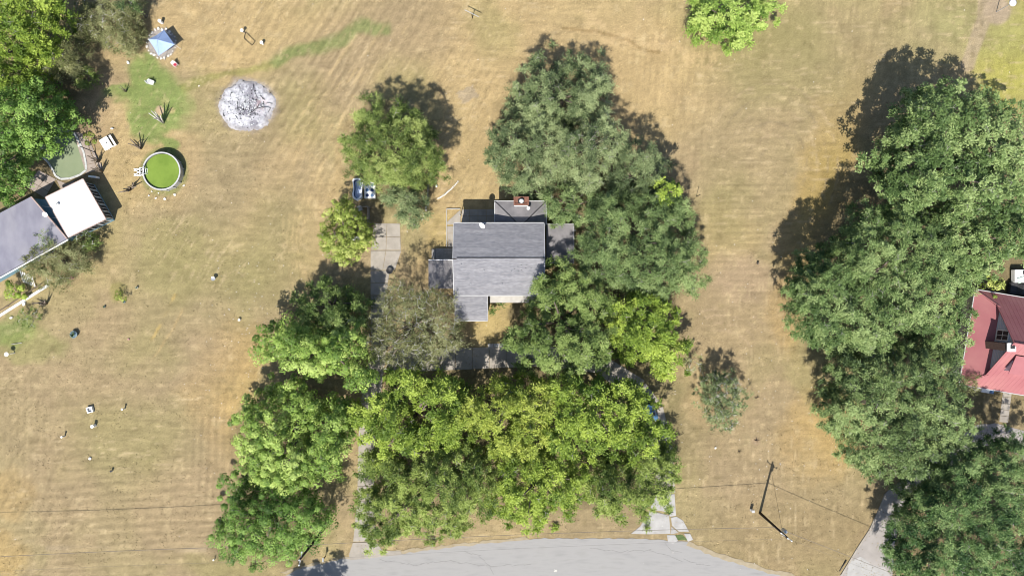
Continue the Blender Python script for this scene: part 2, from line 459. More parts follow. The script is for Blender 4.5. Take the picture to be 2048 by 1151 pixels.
    mix(sm(0.66, 0.8, fbm(px / 14, py / 14, 201, 3)) * 0.4, (226, 204, 158))
    mix(sm(0.68, 0.85, fbm(px / 18, py / 18, 207, 3)) * 0.35, (150, 136, 96))
    mix((1 - sm(0, 9, np.abs(py - 1092 - 0.004 * px - 8 * n2))) * (px < 420) * (px > 90) * sm(0.4, 0.6, fbm(px / 40, py / 10, 66, 2)) * 0.6, (206, 186, 152))
    return np.clip(colr * f[:, None], 0.01, 0.8)

xs = np.concatenate([[-900, -500, -250, -150, -110], np.arange(-80, 80.01, 0.28), [110, 150, 250, 500, 900]])
ys = np.concatenate([[-900, -500, -250, -120, -70], np.arange(-46, 46.01, 0.28), [70, 120, 250, 500, 900]])
GX, GY = np.meshgrid(xs, ys)
nx_, ny_ = len(xs), len(ys)
fx, fy = GX.ravel(), GY.ravel()
gz = -0.012 - 0.035 * fbm(fx / 3, fy / 3, 2, 3)
gpx = fx * PXM + 1024; gpy = 575.5 - fy * PXM
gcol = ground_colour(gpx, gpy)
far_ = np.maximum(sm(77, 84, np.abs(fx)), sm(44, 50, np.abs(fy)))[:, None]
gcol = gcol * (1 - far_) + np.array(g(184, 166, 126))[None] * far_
idx = np.arange(nx_ * ny_).reshape(ny_, nx_)
q = np.stack([idx[:-1, :-1].ravel(), idx[:-1, 1:].ravel(), idx[1:, 1:].ravel(), idx[1:, :-1].ravel()], 1)

def np_mesh(name, verts, quads, tint=None, colr=None, k=4):
    me = bpy.data.meshes.new(name)
    me.vertices.add(len(verts)); me.vertices.foreach_set('co', np.ascontiguousarray(verts, dtype=np.float32).ravel())
    me.loops.add(quads.size); me.loops.foreach_set('vertex_index', np.ascontiguousarray(quads, dtype=np.int32).ravel())
    me.polygons.add(len(quads)); me.polygons.foreach_set('loop_start', np.arange(0, quads.size, k, dtype=np.int32))
    me.update(calc_edges=True)
    if tint is not None:
        a = me.attributes.new('tint', 'FLOAT', 'FACE'); a.data.foreach_set('value', np.ascontiguousarray(tint, dtype=np.float32))
    if colr is not None:
        a = me.attributes.new('tone', 'FLOAT_COLOR', 'POINT')
        a.data.foreach_set('color', np.ascontiguousarray(np.concatenate([colr, np.ones((len(colr), 1))], 1), dtype=np.float32).ravel())
    return me

def ground_mat():
    m = bpy.data.materials.new('dry_lawn'); m.use_nodes = True; nt = m.node_tree; b = nt.nodes['Principled BSDF']
    b.inputs['Roughness'].default_value = 0.95; b.inputs['Specular IOR Level'].default_value = 0.1
    at = nt.nodes.new('ShaderNodeAttribute'); at.attribute_name = 'tone'
    tc = nt.nodes.new('ShaderNodeTexCoord')
    n = nt.nodes.new('ShaderNodeTexNoise'); n.inputs['Scale'].default_value = 6.0; n.inputs['Detail'].default_value = 6; n.inputs['Roughness'].default_value = 0.75
    nt.links.new(tc.outputs['Object'], n.inputs['Vector'])
    mr = nt.nodes.new('ShaderNodeMapRange'); mr.inputs[1].default_value = 0.3; mr.inputs[2].default_value = 0.7; mr.inputs[3].default_value = 0.72; mr.inputs[4].default_value = 1.28
    nt.links.new(n.outputs[0], mr.inputs[0])
    mu = nt.nodes.new('ShaderNodeVectorMath'); mu.operation = 'MULTIPLY'
    nt.links.new(at.outputs['Color'], mu.inputs[0]); nt.links.new(mr.outputs[0], mu.inputs[1]); nt.links.new(mu.outputs[0], b.inputs['Base Color'])
    bp = nt.nodes.new('ShaderNodeBump'); bp.inputs['Strength'].default_value = 0.6; bp.inputs['Distance'].default_value = 0.06
    nt.links.new(n.outputs[0], bp.inputs['Height']); nt.links.new(bp.outputs[0], b.inputs['Normal'])
    return m
M['ground'] = ground_mat()
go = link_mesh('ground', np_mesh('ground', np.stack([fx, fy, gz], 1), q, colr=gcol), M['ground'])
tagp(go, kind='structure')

def sheet(name, poly, m, z=0.004, kind='structure', wob=0.0, seed=0, **kw):
    """flat ground sheet from a photo outline, edge roughened; a fan of strips"""
    pts = []
    rr = random.Random(seed)
    for i in range(len(poly)):
        a = poly[i]; b = poly[(i + 1) % len(poly)]
        L = math.hypot(b[0] - a[0], b[1] - a[1]); n = max(1, int(L / 9)) if wob else 1
        for k in range(n):
            t = k / n
            pts.append((a[0] + (b[0] - a[0]) * t + rr.uniform(-wob, wob), a[1] + (b[1] - a[1]) * t + rr.uniform(-wob, wob)))
    w = [P(x, y, 0)[:2] for x, y in pts]
    mb = MB(); mb.prism(w, z - 0.05, z)
    return mb.build(name, m, kind=kind, **kw)

# road along the bottom
road_mat = mat('road_surface', (0.245, 0.24, 0.232), (0.30, 0.294, 0.286), 0.9, 0.95, 0.5, 24, detail=12, c3=(0.205, 0.201, 0.197), s3=0.9, stretch=(0.35, 1.6, 1), w3=(0.45, 0.8))
sheet('road', [(570, 1151), (600, 1136), (690, 1116), (800, 1106), (900, 1094), (1000, 1083), (1080, 1076), (1200, 1076), (1290, 1077), (1380, 1083), (1430, 1108), (1480, 1122), (1530, 1139),
               (1580, 1151), (1700, 1190), (1900, 1260), (2200, 1330), (2200, 1460), (1500, 1300), (1100, 1240), (500, 1290), (-200, 1300), (-200, 1210), (300, 1200)], road_mat, 0.004, wob=1.6, seed=3)
sheet('road_verge', [(560, 1144), (640, 1122), (760, 1104), (900, 1088), (1050, 1073), (1080, 1080), (900, 1098), (700, 1122), (590, 1146)],
      mat('verge', g(188, 172, 140), g(206, 192, 164), 1.2, 0.95, 0.3, 10), 0.001, wob=2.2, seed=9)

sheet('road_verge', [(1376, 1080), (1432, 1104), (1482, 1118), (1532, 1135), (1590, 1149), (1584, 1156), (1528, 1143), (1478, 1127), (1428, 1113), (1372, 1088)], bpy.data.materials['verge'], 0.0055, wob=2.5, seed=19)
# grass tufts: dry straw and a little green, real blades lying and standing on the soil
def tufts():
    r = np.random.default_rng(5); n = 90000
    px = r.uniform(-30, 2080, n); py = r.uniform(-30, 1185, n)
    dens = fbm(px / 30, py / 30, 301, 3)
    k = r.random(n) < np.clip((dens - .3) * 2.4, .12, 1); px, py = px[k], py[k]; n = len(px)
    bad = in_poly(px, py, [(560, 1151), (700, 1112), (1080, 1072), (1390, 1080), (1600, 1160)]) | in_poly(px, py, [(738, 443), (805, 443), (805, 600), (738, 600)]) | in_poly(px, py, [(855, 395), (1150, 395), (1150, 645), (855, 645)])
    bad |= in_poly(px, py, [(-40, 250), (215, 250), (240, 445), (60, 600), (-40, 600)]) | (np.hypot(px - 494, py - 211) < 60) | (np.hypot(px - 323, py - 343) < 42)
    px, py = px[~bad], py[~bad]; n = len(px)
    b = np.stack([(px - 1024) / PXM, (575.5 - py) / PXM, np.full(n, -0.02)], 1)
    a = r.uniform(0, 6.283, n); L = r.uniform(.07, .22, n); h = r.uniform(.03, .13, n); w = r.uniform(.03, .09, n)
    d = np.stack([np.cos(a), np.sin(a), np.zeros(n)], 1); s = np.stack([-np.sin(a), np.cos(a), np.zeros(n)], 1)
    v = np.stack([b - s * w[:, None], b + s * w[:, None], b + d * L[:, None] + s * w[:, None] * .3 + np.array([0, 0, 1]) * h[:, None], b + d * L[:, None] - s * w[:, None] * .3 + np.array([0, 0, 1]) * h[:, None]], 1)
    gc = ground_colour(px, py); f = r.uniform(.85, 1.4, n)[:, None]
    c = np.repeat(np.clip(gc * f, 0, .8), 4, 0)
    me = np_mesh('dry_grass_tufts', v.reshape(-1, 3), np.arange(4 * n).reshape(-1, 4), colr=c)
    m = bpy.data.materials.new('straw'); m.use_nodes = True; nt = m.node_tree
    at = nt.nodes.new('ShaderNodeAttribute'); at.attribute_name = 'tone'
    nt.nodes['Principled BSDF'].inputs['Roughness'].default_value = .9; nt.nodes['Principled BSDF'].inputs['Specular IOR Level'].default_value = .1
    nt.links.new(at.outputs['Color'], nt.nodes['Principled BSDF'].inputs['Base Color'])
    tagp(link_mesh('dry_grass_tufts', me, m), kind='stuff')
tufts()
def litter():
    r = np.random.default_rng(15); mb = MB()
    for i in range(420):
        px, py = r.uniform(0, 2048), r.uniform(0, 1130)
        if i % 3: px, py = (r.normal(500, 50), r.normal(650, 130)) if i % 2 else (r.normal(1520, 120), r.normal(800, 190))
        x, y, _ = P(px, py); mb.rock((x, y, .02), r.uniform(.035, .085), .6, i)
    mb.build('pebbles', M['stone'], kind='stuff')
litter()
# ---------------------------------------------------------------- trees
def lg(*c): return g(*c, k=1.22)
LM = {
 'cedar': leafmat('cedar_leaf', lg(84, 100, 66), lg(122, 138, 92), lg(164, 178, 126), 0.15),
 'juniper': leafmat('juniper_leaf', lg(80, 100, 60), lg(116, 138, 82), lg(156, 176, 114), 0.15),
 'greencedar': leafmat('bright_cedar_leaf', lg(84, 102, 50), lg(122, 142, 72), lg(166, 180, 104), 0.18),
 'oak': leafmat('oak_leaf', lg(80, 104, 58), lg(116, 140, 82), lg(156, 176, 114), 0.15),
 'greenoak': leafmat('green_oak_leaf', lg(80, 102, 50), lg(116, 138, 72), lg(156, 176, 102), 0.18),
 'pecan': leafmat('pecan_leaf', lg(94, 120, 46), lg(136, 160, 64), lg(180, 200, 92), 0.22),
 'yellow': leafmat('yellow_green_leaf', lg(104, 126, 46), lg(146, 163, 68), lg(188, 200, 96), 0.22),
 'puff': leafmat('soft_green_leaf', lg(100, 130, 58), lg(146, 174, 82), lg(188, 208, 118), 0.2),
 'emerald': leafmat('emerald_leaf', lg(70, 100, 44), lg(106, 142, 62), lg(148, 180, 92), 0.2),
 'deep': leafmat('deep_green_leaf', lg(56, 84, 48), lg(92, 122, 68), lg(138, 162, 102), 0.15),
 'grove': leafmat('grove_leaf', lg(84, 106, 48), lg(122, 142, 66), lg(164, 182, 96), 0.2),
 'olive': leafmat('olive_leaf', lg(98, 104, 64), lg(130, 134, 88), lg(166, 168, 120), 0.2),
 'lime': leafmat('lime_leaf', lg(116, 134, 56), lg(156, 172, 82), lg(198, 206, 122), 0.22),
}
# n shoots, m leaves per shoot, leaf length, width, shoot length, spacing of clumps, lobes, gap, upward bias, clump style
ST = {
 'cedar':  dict(sp=1.38, ns=26, m=5, ll=0.299, lw=0.088, sl=1.0, lobe=2.6, dip=2.2, gap=.10, up=.15, flat=.5, mat='cedar'),
 'juniper':dict(sp=1.36, ns=26, m=5, ll=0.299, lw=0.097, sl=0.98, lobe=2.5, dip=2.2, gap=.08, up=.15, flat=.5, mat='juniper'),
 'greencedar':dict(sp=1.32, ns=25, m=5, ll=0.299, lw=0.097, sl=0.95, lobe=2.3, dip=2.2, gap=.08, up=.15, flat=.5, mat='greencedar'),
 'oak':    dict(sp=1.42, ns=50, m=2, ll=0.299, lw=0.194, sl=.92, lobe=2.4, dip=2.0, gap=.10, up=.3, flat=.42, mat='oak'),
 'greenoak':dict(sp=1.42, ns=30, m=4, ll=0.299, lw=0.123, sl=0.9, lobe=2.3, dip=2.2, gap=.12, up=.2, flat=.45, mat='greenoak'),
 'pecan':  dict(sp=1.5, ns=27, m=4, ll=0.352, lw=0.167, sl=0.95, lobe=2.2, dip=2.6, gap=.2, up=.3, flat=.5, mat='pecan'),
 'yellow': dict(sp=1.5, ns=27, m=4, ll=0.352, lw=0.158, sl=0.95, lobe=2.1, dip=2.6, gap=.22, up=.3, flat=.5, mat='yellow'),
 'puff':   dict(sp=1.35, ns=86, m=1, ll=0.264, lw=0.220, sl=0.74, lobe=2.2, dip=2.2, gap=.14, up=.7, flat=.7, mat='puff', shell=True),
 'lime':   dict(sp=0.95, ns=48, m=1, ll=0.211, lw=0.194, sl=0.5, lobe=1.6, dip=1.2, gap=.10, up=.6, flat=.7, mat='lime', shell=True),
 'olive':  dict(sp=1.05, ns=22, m=4, ll=0.246, lw=0.079, sl=1.05, lobe=2.2, dip=1.5, gap=.1, up=.3, flat=.6, mat='olive', twigs=True),
 'thin':   dict(sp=0.85, ns=11, m=4, ll=0.229, lw=0.088, sl=.65, lobe=1.4, dip=.9, gap=.3, up=.3, flat=.7, mat='oak', twigs=True),
}
def unit(v): return v / (np.linalg.norm(v, axis=-1, keepdims=True) + 1e-9)

def leaves_from(base, dirs, nrm, ll, lw, r):
    """rhombic folded leaves"""
    n = len(base)
    L = (ll * r.uniform(0.65, 1.25, n))[:, None]; W = (lw * r.uniform(0.7, 1.25, n))[:, None]
    d = unit(dirs); nn = unit(nrm - d * (nrm * d).sum(1, keepdims=True)); s = np.cross(d, nn)
    mid = base + d * L * 0.45
    sag = nn * L * 0.12
    v = np.stack([base - sag, mid + s * W * 0.5, base + d * L - sag, mid - s * W * 0.5], 1)
    return v.reshape(-1, 3)

def crown_points(poly, ht, he, st, r):
    poly = [(float(a), float(b)) for a, b in poly]
    A = np.array(poly); x0, y0 = A.min(0) - 10; x1, y1 = A.max(0) + 10
    s = st['sp'] * PXM
    gx, gy = np.meshgrid(np.arange(x0, x1, s), np.arange(y0, y1, s * 0.88))
    gx = gx + (np.arange(gx.shape[0]) % 2)[:, None] * s / 2
    px = gx.ravel() + r.uniform(-.45, .45, gx.size) * s; py = gy.ravel() + r.uniform(-.45, .45, gx.size) * s
    d = seg_dist(px, py, poly + [poly[0]]); ins = in_poly(px, py, poly)
    sdv = np.where(ins, d, -d)
    sd_ = int(r.integers(1000)); rag = 20 * (vnoise(px / 30, py / 30, sd_) - 0.38) + 8 * (vnoise(px / 12, py / 12, sd_ + 1) - .5)
    rag = rag * min(1.0, max(sdv.max(), 6) / 45)
    keep = sdv + rag > 1
    px, py, sdv = px[keep], py[keep], sdv[keep]
    dmax = max(sdv.max(), 8)
    u = np.clip(sdv / min(dmax, 80), 0, 1)
    z = he + (ht - he) * np.sqrt(np.clip(1 - (1 - u) ** 2, 0, 1))
    # lobes: hollows between branch ends
    lp = st['lobe'] * PXM
    nl = max(3, int(2.0 * len(px) * s * s / (lp * lp * 3.14)))
    ids = r.choice(len(px), min(nl, len(px)), replace=False)
    lx, ly = px[ids], py[ids]; lh = r.uniform(-1.0, 0.7, len(ids))
    D = np.hypot(px[:, None] - lx, py[:, None] - ly)
    k = D.argmin(1); dd = D[np.arange(len(px)), k] / lp
    z = z + lh[k] * min(1, (ht / 10)) - st['dip'] * min(1, ht / 9) * np.clip(dd, 0, 1.25) ** 3
    kk0 = (1 - z / H_CAM) / PXM
    full = (np.stack([(px - 1024) * kk0, (575.5 - py) * kk0, z], 1), sdv / PXM)
    gap = (dd > 0.75) & (r.random(len(px)) < st['gap'] * 2.0)
    px, py, z, sdv, k, dd = [a[~gap] for a in (px, py, z, sdv, k, dd)]
    z = z + r.uniform(-.9, .7, len(z)) * min(1, ht / 9)
    z = np.maximum(z, 0.5)
    kk = (1 - z / H_CAM) / PXM
    c = np.stack([(px - 1024) * kk, (575.5 - py) * kk, z], 1)
    zl = z[np.minimum(np.arange(len(ids)), len(z) - 1)]
    return c, sdv / PXM, full[0], full[1]

def tree(poly, ht, he, style, label, cat='tree', name='broadleaf_tree', group=None, dens=1.0, seed=0, deep=True, bark='bark', twig=None, **over):
    st = dict(ST[style]); st.update(over)
    r = np.random.default_rng(seed * 13 + 5)
    c, edge, c0, edge0 = crown_points(poly, ht, he, st, r)
    cen = c[:, :2].mean(0)
    root = thing(name, (float(cen[0]), float(cen[1]), 0), label, cat, group)
    o = np.array([cen[0], cen[1], 0.0])
    # main surface clumps, then sparser ones lower down that close the crown
    sets = [(c, 1.0)]
    if deep and ht > 3:
        t = min(1.0, ht / 10)
        for dz, f in ((1.9 * t, 1.0), (3.3 * t, 0.9), (4.8 * t, 0.7)):
            kp = r.random(len(c0)) < f
            c2 = c0[kp].copy(); inw = (edge0[kp] > 0.4)
            c2[:, 2] -= dz * r.uniform(.8, 1.3, len(c2)); c2[:, :2] += r.normal(0, .5, (len(c2), 2))
            c2 = c2[inw & (c2[:, 2] > 0.8)]
            sets.append((c2, 0.8))
        rim = edge < 2.2
        c3 = c[rim & (r.random(len(c)) < .7)].copy(); c3[:, 2] -= r.uniform(1.0, 3.4, len(c3)) * t
        c3[:, :2] = cen + (c3[:, :2] - cen) * 0.96
        sets.append((c3[c3[:, 2] > 0.8], 0.8))
    V, T = [], []
    for cc, f in sets:
        n = len(cc)
        if n == 0: continue
        ns = max(4, int(st['ns'] * f * dens)); m = st['m']
        out = unit(np.concatenate([cc[:, :2] - cen, np.zeros((n, 1))], 1)) * 0.5
        ct = r.normal(0, 0.2, n)
        cs = r.uniform(0.6, 1.35, n)
        sx = int(r.integers(999)); ct = ct + 1.25 * (vnoise(cc[:, 0] / 2.6, cc[:, 1] / 2.6, sx) - .5)
        if st.get('shell'):
            d = unit(r.normal(size=(n, ns, 3)) + np.array([0, 0, st['up']])); d[..., 2] = np.abs(d[..., 2]) * 0.9
            base = cc[:, None] + d * ((st['sl'] * cs)[:, None] * r.uniform(.7, 1.12, (n, ns)))[..., None] * np.array([1, 1, st['flat']])
            tang = unit(np.cross(d, r.normal(size=(n, ns, 3))))
            nrm = d * np.array([.8, .8, 1]) + np.array([0, 0, .35]) + 0.25 * r.normal(size=(n, ns, 3))
            tang = tang * np.array([1, 1, .6])
            B = base.reshape(-1, 3); Dv = tang.reshape(-1, 3); N = nrm.reshape(-1, 3)
            B = B - unit(Dv) * st['ll'] * 0.5
        else:
            d = unit(r.normal(size=(n, ns, 3)) * 0.8 + out[:, None] * 1.0 + np.array([0, 0, st['up']]))
            d = d * np.array([1, 1, st['flat']])
            L = (st['sl'] * cs)[:, None] * r.uniform(.55, 1.15, (n, ns))
            t = (np.arange(m) + 0.4) / m
            pos = cc[:, None, None] + d[:, :, None] * (L[..., None] * t)[..., None]
            pos[..., 2] -= (L[..., None] * t ** 2 * 0.25)
            sgn = np.where(np.arange(m) % 2 == 0, 1.0, -1.0)
            side = unit(np.cross(d, np.array([0, 0, 1.0])))
            ax = d[:, :, None] + side[:, :, None] * sgn[None, None, :, None] * 0.55 + 0.25 * r.normal(size=(n, ns, m, 3))
            nrm = np.array([0, 0, 1.0]) + d[:, :, None] * 0.45 + 0.26 * r.normal(size=(n, ns, m, 3))
            B = pos.reshape(-1, 3); Dv = ax.reshape(-1, 3); N = nrm.reshape(-1, 3)
        V.append(leaves_from(B, Dv, N, st['ll'], st['lw'], r))
        per = len(B) // n
        T.append(np.clip(0.5 + np.repeat(ct, per) + r.normal(0, 0.15, len(B)), 0, 1))
    V = np.concatenate(V); T = np.concatenate(T)
    V[:, 2] = np.maximum(V[:, 2], 0.05)
    q = np.arange(len(V)).reshape(-1, 4)
    me = np_mesh('crown', V - o, q, tint=T)
    link_mesh('crown', me, LM[st['mat']], root)
    tree.count += len(q)
    # trunk and limbs
    rr = random.Random(seed)
    th = max(0.6, he * 0.75); tr = 0.035 * ht + 0.05
    bx, by = rr.uniform(-.3, .3), rr.uniform(-.3, .3)
    if ht > 2.2:
        mb = MB(); mb.tube([(0, 0, -0.1), (0, 0, .15), (bx * .5, by * .5, th * .5), (bx, by, th)], [tr * 1.5, tr * 1.1, tr * .9, tr * .75], 9)
        mb.build('trunk', M[bark], root, local=True, smooth=True)
        for i in rr.sample(range(len(c)), min(len(c), 7 if ht > 7 else 4)):
            e = c[i] - o; e = Vector((e[0] * .8, e[1] * .8, e[2] - 0.9)); s0 = Vector((bx, by, th - 0.1))
            mid = s0.lerp(e, .5) + Vector((rr.uniform(-.4, .4), rr.uniform(-.4, .4), rr.uniform(-.2, .5)))
            MB().tube([s0, mid, e], [tr * .55, tr * .33, tr * .12], 6).build('limb', M[bark], root, local=True, smooth=True)
    nt = twig if twig is not None else (0.5 if st.get('twigs') else 0.16)
    if nt > 0:
        mb = MB(); sel = np.nonzero(r.random(len(c)) < nt)[0]
        for i in sel:
            e = c[i] - o
            a = r.uniform(0, 6.28); l = r.uniform(.5, 1.3)
            p0 = Vector(e) + Vector((0, 0, -0.5)); p0 -= Vector((math.cos(a), math.sin(a), 0)) * l * .5
            p1 = Vector(e) + Vector((math.cos(a) * l * .1, math.sin(a) * l * .1, .25)); p2 = p1 + Vector((math.cos(a + .5) * l * .6, math.sin(a + .5) * l * .6, .1))
            mb.tube([p0, p1, p2], [.035, .026, .012], 3, cap=False)
            mb.tube([p1, p1 + Vector((math.cos(a - .8) * l * .5, math.sin(a - .8) * l * .5, .12))], [.022, .01], 3, cap=False)
        if mb.v: mb.build('twigs', M['bark_pale' if st.get('twigs') else 'bark_grey'], root, local=True, kind='stuff')
    return root
tree.count = 0

